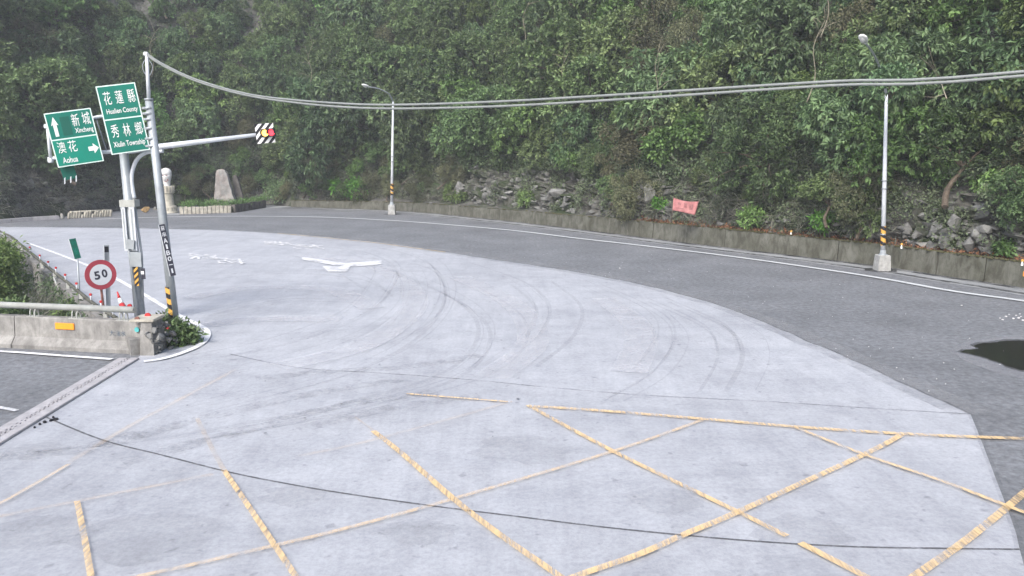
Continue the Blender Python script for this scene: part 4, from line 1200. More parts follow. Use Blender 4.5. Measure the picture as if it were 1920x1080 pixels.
# ------------------------------------------------------------------ monument group at the far left
st = G(317, 399)
root = empty('totem_statue', tuple(st)); tag(root, 'white carved head statue on a round cream stone pedestal', 'statue')
MB().lathe(st, [(0.70, -0.02), (0.70, 0.14), (0.62, 0.17), (0.60, 0.50), (0.56, 0.56), (0.47, 0.58)], 28).build('base', M['cream_stone'], root)
for k_ in range(14):
    a = 2 * math.pi * k_ / 14
    MB().box(st + Vector((0.61 * math.cos(a), 0.61 * math.sin(a), 0.34)), (0.06, 0.2, 0.26), Matrix.Rotation(a, 3, 'Z'), bev=0.015).build('stone_block', M['cream_stone'], root)
MB().lathe(st, [(0.46, 0.56), (0.44, 0.6), (0.42, 1.5), (0.45, 1.55)], 28).build('pedestal_drum', M['cream_stone'], root)
MB().lathe(st, [(0.45, 1.54), (0.52, 1.6), (0.52, 1.66), (0.48, 1.7), (0.48, 2.1), (0.46, 2.14)], 28).build('crown_ring', M['cream_stone'], root)
for k_ in range(14):
    a = 2 * math.pi * k_ / 14
    MB().box(st + Vector((0.50 * math.cos(a), 0.50 * math.sin(a), 1.92)), (0.12, 0.14, 0.44), Matrix.Rotation(a, 3, 'Z'), bev=0.025).build('crown_block', M['cream_stone'], root)
# head: one sculpted surface
vs_ = []; fs_ = []; nr, ns = 26, 28
for j in range(nr + 1):
    v = j / nr; z = 2.12 + 1.45 * v
    rr = np.interp(v, [0, 0.12, 0.3, 0.55, 0.8, 0.93, 1.0], [0.24, 0.25, 0.30, 0.42, 0.42, 0.30, 0.03])
    for k_ in range(ns):
        a = 2 * math.pi * k_ / ns; x, y = math.cos(a), math.sin(a)      # -y faces the road
        r2 = rr
        fr = max(0, -y)
        if 0.34 < v < 0.60 and abs(x) < 0.25: r2 += 0.09 * fr * (1 - abs(x) / 0.25) * (1 - abs(v - 0.42) / 0.2)   # nose
        for ex in (-0.42, 0.42):
            if abs(v - 0.60) < 0.06 and abs(x - ex) < 0.24: r2 -= 0.06 * fr
        if abs(v - 0.27) < 0.03 and abs(x) < 0.5: r2 -= 0.04 * fr
        if abs(v - 0.69) < 0.04 and abs(x) < 0.8: r2 += 0.03 * fr
        vs_.append(st + Vector((x * r2, y * r2 * 0.95, z)))
for j in range(nr):
    for k_ in range(ns):
        k2 = (k_ + 1) % ns; fs_.append((j * ns + k_, j * ns + k2, (j + 1) * ns + k2, (j + 1) * ns + k_))
fs_.append(tuple(range(nr * ns, (nr + 1) * ns)))
MB().add(vs_, fs_, 0, True).build('head', M['white_stone'], root)
for (x, z, w, h) in ((0.17, 2.98, 0.13, 0.05), (-0.13, 2.98, 0.12, 0.05), (0.05, 2.50, 0.2, 0.05), (0.20, 2.62, 0.07, 0.16)):
    MB().box(st + Vector((x, -0.36 if z > 2.9 else -0.27, z)), (w, 0.04, h), bev=0.012).build('painted_feature', M['face_paint'], root)

# planter with hedge and standing stones
pl0, pl1, pl2 = G(337, 402), G(434, 399), G(496, 389)
planter = empty('planter', tuple(pl0)); tag(planter, 'low cream stone planter wall below the standing stone', 'planter')
def block_run(a, b_, n, h, d, m_, nm, jag=0.06):
    a, b_ = Vector(a), Vector(b_); t = (b_ - a) / n; ang = math.atan2(t.y, t.x); L_ = t.length
    for i in range(n):
        c = a + t * (i + 0.5); hh = h * random.uniform(1 - jag, 1 + jag)
        bx = MB().box((c.x, c.y + random.uniform(-0.02, 0.02), hh / 2 - 0.01), (L_ * 0.93, d, hh), Matrix.Rotation(ang, 3, 'Z'), bev=0.03)
        bx.build(nm, M[m_], planter)
block_run(pl0, pl1, 13, 0.58, 0.35, 'cream_stone', 'stone')
block_run(pl1 + Vector((0.1, 0.1, 0)), pl2, 9, 0.62, 0.35, 'dark_stone', 'stone')
MB().box((pl0 + pl1) / 2 + Vector((0, 0.9, 0.22)), ((pl1 - pl0).length * 0.95, 1.5, 0.45), Matrix.Rotation(math.atan2((pl1 - pl0).y, (pl1 - pl0).x), 3, 'Z')).build('soil', M['earth'], planter)
hedge_c = []
for _ in range(260):
    u = random.random(); a = pl0.lerp(pl1, u * 1.0) if random.random() < 0.6 else pl1.lerp(pl2, u)
    hedge_c.append([a.x, a.y + random.uniform(0.1, 1.3), 0.58 + random.uniform(0.0, 0.32)])
hedge_c = np.array(hedge_c); rr = np.random.default_rng(3)
V, F, T = clumps(hedge_c, np.tile([0, -0.4, 0.9], (len(hedge_c), 1)), 14, 0.12, 0.08, 0.18, 0.0, rr)
hr = empty('hedge', tuple(pl0)); tag(hr, 'low clipped green hedge growing in the planter around the standing stone', 'hedge')
link_mesh('foliage', tri_mesh('foliage', V, F, T), M['leaf_bright'], hr)

def monolith(c, w, h, d, skew, mname, name, label, seed):
    rr = random.Random(seed); rows_ = 9; vs_ = []; fs_ = []
    for j in range(rows_ + 1):
        v = j / rows_; ww = w * np.interp(v, [0, 0.15, 0.5, 0.9, 1], [1.0, 0.96, 0.74, 0.52, 0.34]); dd = d * (1 - 0.5 * v)
        cx = skew * v
        for (sx, sy) in ((-1, -1), (-0.35, -1.15), (0.3, -1.05), (1, -0.9), (1, 1), (0, 1.1), (-1, 1)):
            vs_.append(Vector(c) + Vector((cx + sx * ww / 2 * rr.uniform(0.93, 1.05), sy * dd / 2 * rr.uniform(0.85, 1.1), h * v * rr.uniform(0.98, 1.02))))
    for j in range(rows_):
        for k_ in range(7):
            k2 = (k_ + 1) % 7; fs_.append((j * 7 + k_, j * 7 + k2, (j + 1) * 7 + k2, (j + 1) * 7 + k_))
    fs_.append(tuple(range(rows_ * 7, rows_ * 7 + 7)))
    o = MB().add(vs_, fs_).build(name, M[mname]); tag(o, label, 'standing stone'); return o
mc = G(416, 396); mc.y += 1.0; mc.z = 0.35
monolith(mc, 1.75, 3.0, 0.7, -0.20, 'monolith', 'standing_stone', 'tall pink grey standing stone rising from the planter', 3)
monolith(mc + Vector((0.95, 0.9, 0)), 0.8, 2.5, 0.4, -0.35, 'dark_stone', 'standing_stone', 'dark narrow stone leaning behind the tall standing stone', 4)
c = G(270, 399)
o = add_rock(c + Vector((0, 0.3, 0.28)), 0.38, None, 2, 1.3); o.name = 'ochre_boulder'; o.data = o.data.copy(); o.data.materials.clear(); o.data.materials.append(M['orange_stone'])
tag(o, 'small ochre boulder at the foot of the slope left of the totem statue', 'boulder')
# little pale stone beside the pole foot
c = G(290, 399); o = add_rock(c + Vector((0, 0.2, 0.25)), 0.3, None, 5, 1.6); o.name = 'pale_boulder'; tag(o, 'pale upright stone between the ochre boulder and the totem statue', 'boulder')

# low striped stone row
lw = empty('stone_border', tuple(G(165, 408))); tag(lw, 'row of pale upright border stones at the foot of the far left slope', 'stone border')
a, b_ = G(130, 410), G(208, 406)
for i in range(17):
    t = i / 16; c = a.lerp(b_, t); h = random.uniform(0.42, 0.6)
    if i in (5, 9): h *= 0.6
    MB().box((c.x, c.y, h / 2), (0.15, 0.22, h), Matrix.Rotation(0.25, 3, 'Y') @ Matrix.Rotation(random.uniform(-0.3, 0.3), 3, 'Z'), bev=0.03).build('stone', M['cream_stone'], lw)
MB().tube([a + Vector((0, 0.1, 0.48)), b_ + Vector((0, 0.1, 0.5))], 0.05, 8).build('top_rail', M['cream_stone'], lw)
c = G(118, 411); o = add_rock(c + Vector((0, 0, 0.22)), 0.26, None, 3, 1.4); o.name = 'pale_boulder'; tag(o, 'pale stone left of the striped border stones', 'boulder')
kb = empty('low_kerb', tuple(G(50, 414))); tag(kb, 'pale low kerb along the foot of the far left slope', 'kerb')
KP = gp([(-60, 424), (-20, 420), (20, 417), (60, 414), (110, 411)])
for i in range(len(KP) - 1):
    c = (KP[i] + KP[i + 1]) / 2; t = KP[i + 1] - KP[i]
    MB().box((c.x, c.y, 0.13), (t.length * 0.985, 0.3, 0.28), Matrix.Rotation(math.atan2(t.y, t.x), 3, 'Z'), bev=0.02).build('kerb_stone', M['pale_conc'], kb)

# ------------------------------------------------------------------ drain channel
dr = empty('drain_channel', tuple(G(120, 745))); tag(dr, 'pale slotted drain channel crossing the road mouth at the lower left', 'drain')
dl = [G(-150, 890), G(238, 667)]; drr = [G(-150, 932), G(247, 681)]
d_ax = ((dl[1] - dl[0]) + (drr[1] - drr[0])).normalized(); d_n = Vector((-d_ax.y, d_ax.x, 0))
a0 = (dl[0] + drr[0]) / 2; dlen = ((dl[1] + drr[1]) / 2 - a0).length; dw = 0.55
Rz = Matrix.Rotation(math.atan2(d_ax.y, d_ax.x), 3, 'Z')
dw = abs((drr[1] - dl[1]).dot(d_n)) * 0.5 + abs((drr[0] - dl[0]).dot(d_n)) * 0.5
print('drain', dlen, dw)
for sgn in (-1, 1):
    c = a0 + d_ax * dlen / 2 + d_n * sgn * (dw / 2 - 0.11)
    MB().box((c.x, c.y, 0.0), (dlen, 0.22, 0.10), Rz, bev=0.012).build('edge_beam', M['pale_conc'], dr)
c = a0 + d_ax * dlen / 2
MB().box((c.x, c.y, -0.093), (dlen, dw - 0.44, 0.2), Rz).build('hole_shade_strip', M['pit'], dr)  # shallow black strip, paints the shade seen through the cover holes
gw = dw - 0.40; gl = 0.5; ng = int(dlen / gl)
gmb = MB()     # one cover plate with two rows of three square holes, local coordinates
hole = 0.085; ys = [-gw / 2, -gw * 0.21 - hole / 2, -gw * 0.21 + hole / 2, gw * 0.21 - hole / 2, gw * 0.21 + hole / 2, gw / 2]
for y0, y1 in ((ys[0], ys[1]), (ys[2], ys[3]), (ys[4], ys[5])): gmb.box((0, (y0 + y1) / 2, 0), (gl - 0.012, y1 - y0, 0.045))
for y0, y1 in ((ys[1], ys[2]), (ys[3], ys[4])):
    xs = [-gl / 2 + 0.006] + [q + e for q in (-gl / 3, 0, gl / 3) for e in (-0.035, 0.035)] + [gl / 2 - 0.006]
    for a_, b_ in zip(xs[0::2], xs[1::2]): gmb.box(((a_ + b_) / 2, (y0 + y1) / 2, 0.0), (b_ - a_, y1 - y0, 0.045))
gme = bpy.data.meshes.new('grate'); gme.from_pydata(gmb.v, [], gmb.f); gme.materials.append(M['pale_conc']); gme.update()
for i in range(ng):
    c = a0 + d_ax * (i + 0.5) * gl
    o = bpy.data.objects.new('grate', gme); C.objects.link(o); o.parent = dr
    o.location = Vector((c.x, c.y, 0.028 + random.uniform(-0.004, 0.004))) - dr.location; o.rotation_euler = (0, 0, math.atan2(d_ax.y, d_ax.x) + random.uniform(-0.008, 0.008))
# worn edge chips beside the drain
mb = MB()
for (x, y, s) in ((104, 788, 0.10), (96, 790, 0.07), (84, 793, 0.08), (75, 797, 0.05), (100, 784, 0.05), (65, 803, 0.05)):
    c = G(x, y); mb.box((c.x, c.y, 0.02), (s, s * 0.7, 0.05), Matrix.Rotation(x, 3, 'Z'), bev=0.01)
tag(mb.build('broken_asphalt', M['black']), 'dark broken asphalt crumbs beside the drain', 'rubble', kind='stuff')

# ------------------------------------------------------------------ barrier and rail
br = empty('concrete_barrier', tuple(barrier_line[-1])); tag(br, 'weathered grey concrete barrier at the left edge of the road', 'barrier')
BL = [barrier_line[0], barrier_line[1], barrier_line[2], barrier_line[4]]
prof = [(-0.0, -0.02), (0.0, 0.10), (0.16, 0.30), (0.20, 0.80), (0.23, 0.83), (0.42, 0.83), (0.45, 0.80), (0.5, 0.3), (0.62, -0.02), (0.62, -3.0)]
tt = (BL[-1] - BL[2]).normalized(); nb = Vector((-tt.y, tt.x, 0))
ends = [BL[2] - tt * 14, BL[2] - tt * 8, BL[2] - tt * 2.2, BL[2] + tt * 0.35, BL[-1] + tt * 0.05]
for a, b_ in zip(ends[:-1], ends[1:]):
    mb = MB(); a2 = a + tt * 0.012; b2 = b_ - tt * 0.012
    vs_ = [q + nb * x + Vector((0, 0, z)) for q in (a2, b2) for (x, z) in prof]; n = len(prof)
    fs_ = [(i, i + n, i + 1 + n, i + 1) for i in range(n - 1)] + [tuple(range(n)), tuple(reversed(range(n, 2 * n)))]
    mb.add(vs_, fs_).build('barrier_section', M['barrier'], br)
def bar_pt(px, h, off=0.3):
    """point over the barrier at picture column px"""
    best = None
    for i in range(2000):
        q = BL[2] - tt * 4 + tt * (i * 0.01) + nb * off + Vector((0, 0, h)); pj = project(q)
        if pj and pj[0] >= px: return q
    return q
p = bar_pt(121, 0.62, 0.165)
tag(MB().box(p, (0.56, 0.03, 0.17), Matrix.Rotation(math.atan2(tt.y, tt.x), 3, 'Z') @ Matrix.Rotation(-0.08, 3, 'X'), bev=0.01).build('reflector_plate', M['amber']), 'orange rectangular reflector plate on the concrete barrier face', 'reflector')
uv, f = text_geom('大清水', 0.03)
p0 = bar_pt(205, 0.5, 0.160); p1 = bar_pt(236, 0.5, 0.160)
M['faded_ink'] = worn_mat('faded blue ink', (0.10, 0.14, 0.18), keep=0.7, scale=5, opacity=0.7)
MB().add([p0 + (p1 - p0) * u + Vector((0, 0, (v - 0.5) * 0.16)) - nb * 0.012 for u, v in uv], f).build('stencilled_name', M['faded_ink'], br)
rl = empty('guard_rail', tuple(bar_pt(100, 0.83))); tag(rl, 'cream pipe guard rail mounted on top of the concrete barrier', 'rail')
ra = BL[2] - tt * 14 + nb * 0.32 + Vector((0, 0, 1.10)); rb = bar_pt(252, 1.10, 0.32)
MB().tube([ra, rb], 0.085, 14).build('pipe', M['rail'], rl)
for px in (-60, 65, 143, 232):
    q = bar_pt(px, 0.82, 0.32)
    MB().box(q + Vector((0, 0, 0.0)), (0.34, 0.2, 0.025), Matrix.Rotation(math.atan2(tt.y, tt.x), 3, 'Z')).build('base_plate', M['rail'], rl)
    for s in (-0.07, 0.07):
        c = q + tt * s
        MB().tube(crom([c + nb * -0.07, c + nb * -0.06 + Vector((0, 0, 0.14)), c + Vector((0, 0, 0.22)), c + nb * 0.06 + Vector((0, 0, 0.14)), c + nb * 0.07], 4), 0.018, 6).build('bracket', M['rail'], rl)

# ------------------------------------------------------------------ receding parapet with its planted face
pp = empty('parapet_wall', tuple(par_far[2])); tag(pp, 'old parapet wall of the upper road running away to the left, hung with plants', 'wall')
PL = crom([corner] + par_far, 4)
nsec = 0
for i in range(0, len(PL) - 4, 4):
    seg_ = PL[i:i + 5]; mb = MB(); vs_ = []
    lo = offset_line(seg_, 0.28)
    for k_, (p, q) in enumerate(zip(seg_, lo)):
        h = 0.42 + 0.03 * math.sin(i)
        vs_ += [(p.x, p.y, 0.0), (p.x, p.y, h), (q.x, q.y, h), (q.x, q.y, -5.0), (p.x, p.y, -5.0)]
    fs_ = []
    for k_ in range(4):
        for e in range(4): fs_.append((5 * k_ + e, 5 * k_ + 5 + e, 5 * k_ + 6 + e, 5 * k_ + 1 + e))
    fs_ += [(0, 1, 2, 3, 4), (24, 23, 22, 21, 20)]
    mb.add(vs_, fs_).build('wall_section', M['barrier'], pp)
PR = offset_line(PL, 0.14)
# is the pit on the +n or -n side?  choose the side away from the road
pit_side = 1.0
# old beam along the top, resting on short posts
MB().tube([Vector((p.x, p.y, 0.62)) for p in PR[4:-4]], 0.055, 8).build('old_rail', M['wall'], pp)
for i in range(4, len(PR) - 4, 2):
    MB().box((PR[i].x, PR[i].y, 0.5), (0.12, 0.12, 0.25), bev=0.01).build('post', M['rail'], pp)
# reflectors
rf_labels = ['second red reflector beyond the lamp-post end of the parapet', 'red reflector on the parapet behind the speed limit sign', 'red reflector just left of the speed limit sign disc', 'red reflector beside the small green sign post',
             'red reflector left of the small green sign post', 'red reflector halfway along the receding parapet', 'red reflector beyond the halfway point of the parapet', 'second farthest red reflector on the parapet', 'farthest red reflector near the left bush']
for (x, y), lb in zip(((212, 571), (190, 556), (170, 542), (143, 525), (123, 512), (105, 500), (90, 491), (75, 483), (56, 473)), rf_labels):
    # nearest parapet point under this sight line
    q = min((PR[i].lerp(PR[i + 1], t / 10) for i in range(len(PR) - 1) for t in range(10)), key=lambda p: abs((project((p.x, p.y, 0.75)) or (9e9, 0))[0] - x))
    rt = empty('parapet_reflector', (q.x, q.y, 0.66)); tag(rt, lb, 'reflector', 'red reflectors along the parapet')
    MB().tube([(q.x, q.y, 0.60), (q.x, q.y, 0.80)], 0.02, 6).build('stem', M['sign_grey'], rt)
    MB().tube([(q.x + 0.0, q.y - 0.02, 0.84), (q.x + 0.01, q.y + 0.02, 0.84)], 0.04, 12).build('disc', M['red'], rt)
# vegetation on the face and in the drop
rr = np.random.default_rng(21); cs = []; os_ = []
fn = offset_line(PL, 1.0)
for _ in range(1300):
    i = int(rr.integers(3, len(PL) - 5)); t = rr.random(); p = PL[i].lerp(PL[i + 1], t); n_ = (fn[i] - PL[i]).normalized()
    z = rr.uniform(-3.2, 0.5)
    if mnoise.noise(Vector((p.x, p.y, z)) * 0.9) < -0.12: continue
    c = p + n_ * (0.32 + rr.uniform(0, 0.35)); cs.append([c.x, c.y, z]); os_.append([n_.x, n_.y, 0.1])
cs, os_ = np.array(cs), np.array(os_)
V, F, T = clumps(cs, os_, 8, 0.14, 0.08, 0.2, 0.7, rr)
V2, F2, T2 = blades(cs[::2] + os_[::2] * 0.1, os_[::2], 9, 0.3, 0.9, 1.3, 0.02, rr)
tag(link_mesh('hanging_plants', tri_mesh('hanging_plants', V, F, T), M['leaf_under']), 'green plants hanging over the face of the receding parapet', 'plants', kind='stuff')
tag(link_mesh('hanging_dry_stems', tri_mesh('hanging_dry_stems', V2, F2, T2), M['grass_dry']), 'dry stems hanging down the face of the receding parapet', 'dry grass', kind='stuff')
# a bent loose rail piece
tag(MB().tube(crom([PD(101, 520, 29), PD(108, 536, 28.5), PD(118, 545, 28), PD(126, 538, 28)], 5), 0.035, 8).build('bent_rail', M['rail']), 'bent pale loose rail end hanging on the parapet left of the small green sign', 'rail piece')
tag(MB().tube([PD(136, 540, 27), PD(150, 578, 25)], 0.04, 8).build('leaning_pipe', M['rail']), 'pale leaning pipe beside the small green sign post', 'pipe')

def big_bush(loc, R, label, mname, seed, name='bush', ncl=420):
    rr = np.random.default_rng(seed); me_, lc, lr = crown_mesh(seed, R=R, nlobes=9, nclump=ncl, per=13, lmin=0.10, lmax=0.22, flat=0.9, spread=0.13)
    root = empty(name, tuple(loc)); o = bpy.data.objects.new('foliage', me_); me_.materials.append(M[mname]); C.objects.link(o); o.parent = root
    tm = limb_mesh(1, lc, R, (0, 0, -R * 1.5), 0.04 * R); st = bpy.data.objects.new('stem', bpy.data.meshes.new('stem')); st.data.from_pydata(tm.v, [], tm.f); st.data.materials.append(M['bark']); C.objects.link(st); st.parent = root
    tag(root, label, 'bush'); return root
big_bush(PD(-8, 525, 29), 1.35, 'large dense bush at the left edge below the parapet', 'leaf_bright', 71)
big_bush(PD(-30, 478, 33), 1.5, 'bush leaning over the far end of the parapet at the left edge', 'leaf_bright', 72)
big_bush(PD(28, 592, 25.5), 0.75, 'low bush directly behind the left end of the cream pipe rail', 'leaf', 73, ncl=200)
big_bush(PD(128, 592, 25.5), 0.42, 'small bush behind the rail above the orange plate', 'leaf_bright', 74, ncl=110)

# ------------------------------------------------------------------ signs and masts
class Frame:
    """true rectangle in space fitted to a sign: u right, v up, w towards the road user"""
    def __init__(s, tl, tr, br_, bl, Yl, Yr):
        a, b_, c_, d_ = PD(*tl, Yl), PD(*tr, Yr), PD(*br_, Yr), PD(*bl, Yl)
        s.X = ((b_ - a) + (c_ - d_)); s.W = s.X.length / 2; s.X.normalize()
        y = ((a - d_) + (b_ - c_)); s.Y = (y - s.X * y.dot(s.X)); s.H = s.Y.length / 2; s.Y.normalize()
        s.Z = s.X.cross(s.Y); s.O = (a + b_ + c_ + d_) / 4 - s.X * s.W / 2 - s.Y * s.H / 2
    def __call__(s, u, v, w=0.0): return s.O + s.X * (u * s.W) + s.Y * (v * s.H) + s.Z * w
    def box(s, mb, u0, v0, u1, v1, w0, w1, mi=0):
        vs_ = [s(u, v, w) for w in (w0, w1) for v in (v0, v1) for u in (u0, u1)]
        return mb.add(vs_, [(0, 2, 3, 1), (4, 5, 7, 6), (0, 1, 5, 4), (1, 3, 7, 5), (3, 2, 6, 7), (2, 0, 4, 6)], mi)
    def text(s, body, u0, v0, u1, v1, w, mat_, parent, bold=0.02, name='lettering'):
        if ord(body[0]) > 0x3000: bold = 0.0
        uv, f = text_geom(body, bold)
        return MB().add([s(u0 + u * (u1 - u0), v0 + v * (v1 - v0), w) for u, v in uv], f).build(name, M[mat_], parent)
    def poly(s, pts, w, mat_, parent, name):
        return MB().add([s(u, v, w) for u, v in pts], [tuple(range(len(pts)))]).build(name, M[mat_], parent)

mast_b = G(264, 605); YM = mast_b.y
tall_b = G(331, 628); YT = tall_b.y
print('mast', mast_b, 'tall', tall_b)
# --- sign mast
mast = empty('sign_mast', tuple(mast_b)); tag(mast, 'thick grey sign mast with a curved brace behind the tall pole', 'mast')
mtop = PD(232, 285, YM)
MB().tube([mast_b + Vector((0, 0, -0.1)), mast_b.lerp(mtop, 0.5), mtop], [0.16, 0.14, 0.125], 18).build('post', M['galv'], mast)
armL = PD(184, 279, YM + 0.1); armR = PD(482, 252.5, YM - 0.3); armM = PD(300, 275, YM - 0.1)
MB().tube([PD(90, 298, YM - 0.50), PD(184, 286, YM - 0.05), PD(232, 283, YM + 0.15)], [0.05, 0.055, 0.06], 12).build('lower_arm', M['galv_pale'], mast)
MB().tube([PD(225, 284.5, YM + 0.02), armM, armR], [0.10, 0.085, 0.05], 14).build('signal_arm', M['galv_pale'], mast)
MB().tube([PD(90, 239, YM - 0.50), PD(184, 219, YM - 0.05), PD(226, 212, YM + 0.12)], 0.045, 12).build('upper_arm', M['galv_pale'], mast)
MB().tube([PD(89, 236, YM - 0.50), PD(95, 300, YM - 0.50)], 0.045, 12).build('end_post', M['galv_pale'], mast)
MB().tube([PD(232, 287, YM), PD(229, 250, YM), PD(224, 205, YM)], 0.055, 12).build('upper_post', M['galv'], mast)
for q in (PD(88, 237, YM - 0.50), PD(95, 301, YM - 0.50)):
    MB().box(q, (0.13, 0.13, 0.13), bev=0.02).build('joint_block', M['galv_pale'], mast)
MB().tube([PD(180, 222, YM - 0.05), PD(200, 283, YM)], 0.018, 6).build('stay', M['galv'], mast)
MB().tube(crom([PD(252, 372, YM), PD(247, 340, YM), PD(249, 318, YM), PD(258, 298, YM - 0.03), PD(275, 286, YM - 0.06), PD(306, 283, YM - 0.1)], 5), 0.055, 12).build('curved_brace', M['galv_pale'], mast)
MB().tube([PD(251, 372, YM), PD(266, 480, YM - 0.05), PD(268, 560, YM - 0.1)], 0.035, 8).build('conduit', M['galv'], mast)
MB().tube([PD(227, 380, YM - 0.18), PD(245, 490, YM - 0.18), PD(259, 590, YM - 0.18)], 0.045, 10).build('front_conduit', M['galv'], mast)
fr = Frame((224, 375), (252, 375), (254, 388), (225, 388), YM - 0.2, YM - 0.2)
fr.box(MB(), 0, 0, 1, 1, -0.3, 0.03).build('collar', M['rail'], mast)
for (x0, x1) in ((226, 233), (240, 250)):
    fr = Frame((x0, 388), (x1, 388), (x1 + 8, 470), (x0 + 8, 470), YM - 0.22, YM - 0.22)
    fr.box(MB(), 0, 0, 1, 1, -0.05, 0.0).build('channel', M['galv_pale'], mast)
    fr.box(MB(), 0.35, 0.03, 0.65, 0.95, 0.002, 0.006).build('channel_slot', M['galv'], mast)
fr = Frame((237, 448), (251, 450), (254, 468), (240, 466), YM - 0.25, YM - 0.25)
fr.box(MB(), 0, 0, 1, 1, 0, 0.05).build('junction_box', M['galv'], mast)
fr = Frame((243, 472), (263, 473), (268, 500), (248, 500), YM - 0.24, YM - 0.24)
fr.box(MB(), 0, 0, 1, 1, 0, 0.03).build('small_plate', M['galv'], mast)
fr = Frame((264, 504), (271, 502), (274, 524), (266, 522), YM - 0.24, YM - 0.24)
fr.box(MB(), 0, 0, 1, 1, 0, 0.03).build('small_plate', M['sign_black'], mast)
fr.box(MB(), 0.05, 0.45, 0.8, 0.75, 0.032, 0.036).build('plate_sticker', M['white'], mast)
def clip_poly(poly, x0, x1, y0, y1):
    def clip(P, f_in, inter):
        out = []
        for i in range(len(P)):
            a, b_ = P[i], P[(i + 1) % len(P)]
            if f_in(a): out.append(a)
            if f_in(a) != f_in(b_): out.append(inter(a, b_))
        return out
    for (ax_, val, sgn) in ((0, x0, 1), (0, x1, -1), (1, y0, 1), (1, y1, -1)):
        if not poly: return []
        poly = clip(poly, lambda p: (p[ax_] - val) * sgn >= -1e-9, lambda a, b_: tuple(a[k_] + (b_[k_] - a[k_]) * (val - a[ax_]) / (b_[ax_] - a[ax_]) for k_ in (0, 1)))
    return poly
def diag(frame, mat_, parent, n, asp, w, slope=1.0, duty=0.5, name='stripe'):
    """n diagonal stripes on a frame; asp = height/width"""
    tot = 1 * slope + asp; step = tot / n
    for i in range(n):
        c0 = -1 * slope + i * step if slope > 0 else i * step
        c1 = c0 + step * duty
        P = clip_poly([(0, c0), (1, c0 + slope), (1, c1 + slope), (0, c1)], 0, 1, 0, asp)
        if len(P) >= 3: frame.poly([(u, v / asp) for u, v in P], w, mat_, parent, name)
fr = Frame((249, 490), (257, 490), (262, 536), (254, 536), YM - 0.24, YM - 0.24)
hm = fr.box(MB(), 0, 0, 1, 1, 0, 0.012).build('hazard_plate', M['black'], mast); 
diag(fr, 'yellow', mast, 5, fr.H / fr.W, 0.016, slope=-1.0 if False else 1.0)

# --- left direction sign
fl = Frame((88, 213), (175, 201), (190, 303), (103, 315), YM - 0.75, YM - 0.30)
ds = empty('direction_sign', tuple(fl(0.5, 0))); tag(ds, 'green direction sign with arrows to Xincheng and Aohua, left of the two', 'road sign')
fl.box(MB(), 0, 0, 1, 1, 0, 0.03).build('board', M['sign_white'], ds)
fl.box(MB(), 0.025, 0.515, 0.975, 0.98, 0.031, 0.036).build('upper_panel', M['sign_green'], ds)
fl.box(MB(), 0.025, 0.02, 0.975, 0.49, 0.031, 0.036).build('lower_panel', M['sign_green_bright'], ds)
fl.box(MB(), 0.30, 0.56, 0.50, 0.90, 0.038, 0.041).build('covered_patch', M['sign_green_dark'], ds)
fl.poly([(0.13, 0.56), (0.205, 0.56), (0.205, 0.78), (0.245, 0.76), (0.168, 0.92), (0.09, 0.76), (0.13, 0.78)], 0.042, 'white', ds, 'up_arrow')
fl.poly([(0.74, 0.30), (0.85, 0.30), (0.85, 0.355), (0.965, 0.26), (0.85, 0.165), (0.85, 0.22), (0.74, 0.22)], 0.042, 'white', ds, 'right_arrow')
fl.text('新', 0.54, 0.70, 0.70, 0.93, 0.042, 'white', ds  , 0.008)
fl.text('城', 0.77, 0.71, 0.94, 0.94, 0.042, 'white', ds  , 0.008)
fl.text('Xincheng', 0.56, 0.55, 0.95, 0.67, 0.042, 'white', ds  , 0.008)
fl.text('澳', 0.10, 0.25, 0.27, 0.46, 0.042, 'white', ds  , 0.008)
fl.text('花', 0.33, 0.25, 0.51, 0.46, 0.042, 'white', ds  , 0.008)
fl.text('Aohua', 0.14, 0.06, 0.46, 0.17, 0.042, 'white', ds, 0.008)
# --- right place sign
fp = Frame((187, 162), (260, 153), (275, 282), (202, 291), YM - 0.60, YM - 0.28)
ps = empty('place_sign', tuple(fp(0.5, 0))); tag(ps, 'tall green place-name sign reading Hualien County and Xiulin Township', 'road sign')
fp.box(MB(), 0, 0, 1, 1, 0, 0.03).build('board', M['sign_white'], ps)
fp.box(MB(), 0.03, 0.517, 0.97, 0.983, 0.031, 0.036).build('upper_panel', M['sign_green'], ps)
fp.box(MB(), 0.03, 0.017, 0.97, 0.497, 0.031, 0.036).build('lower_panel', M['sign_green'], ps)
for ch, u in zip('花蓮縣', (0.13, 0.43, 0.74)): fp.text(ch, u, 0.72, u + 0.19, 0.91, 0.042, 'white', ps, 0.008)
fp.text('Hualien County', 0.13, 0.565, 0.92, 0.66, 0.042, 'white', ps, 0.008)
for ch, u in zip('秀林鄉', (0.13, 0.43, 0.74)): fp.text(ch, u, 0.24, u + 0.19, 0.43, 0.042, 'white', ps, 0.008)
fp.text('Xiulin Township', 0.11, 0.075, 0.92, 0.18, 0.042, 'white', ps, 0.008)
# --- small dark board with white slashes hanging below
fh = Frame((112, 316), (146, 310), (150, 340), (116, 347), YM - 0.6, YM - 0.4)
hb_ = empty('hanging_board', tuple(fh(0.5, 0))); tag(hb_, 'small dark green board with white slashes below the left direction sign', 'board')
fh.box(MB(), 0.1, 0.25, 0.85, 1.1, -0.02, 0).build('board', M['sign_green_dark'], hb_)
for u in (0.05, 0.38, 0.68): fh.poly([(u, 0.0), (u + 0.08, 0.05), (u + 0.18, 0.42), (u + 0.1, 0.38)], 0.01, 'sign_grey', hb_, 'slash')
MB().tube([fh(0.4, 1.1, -0.01), fl(0.4, 0.02, 0)], 0.015, 6).build('hanger', M['galv'], hb_)

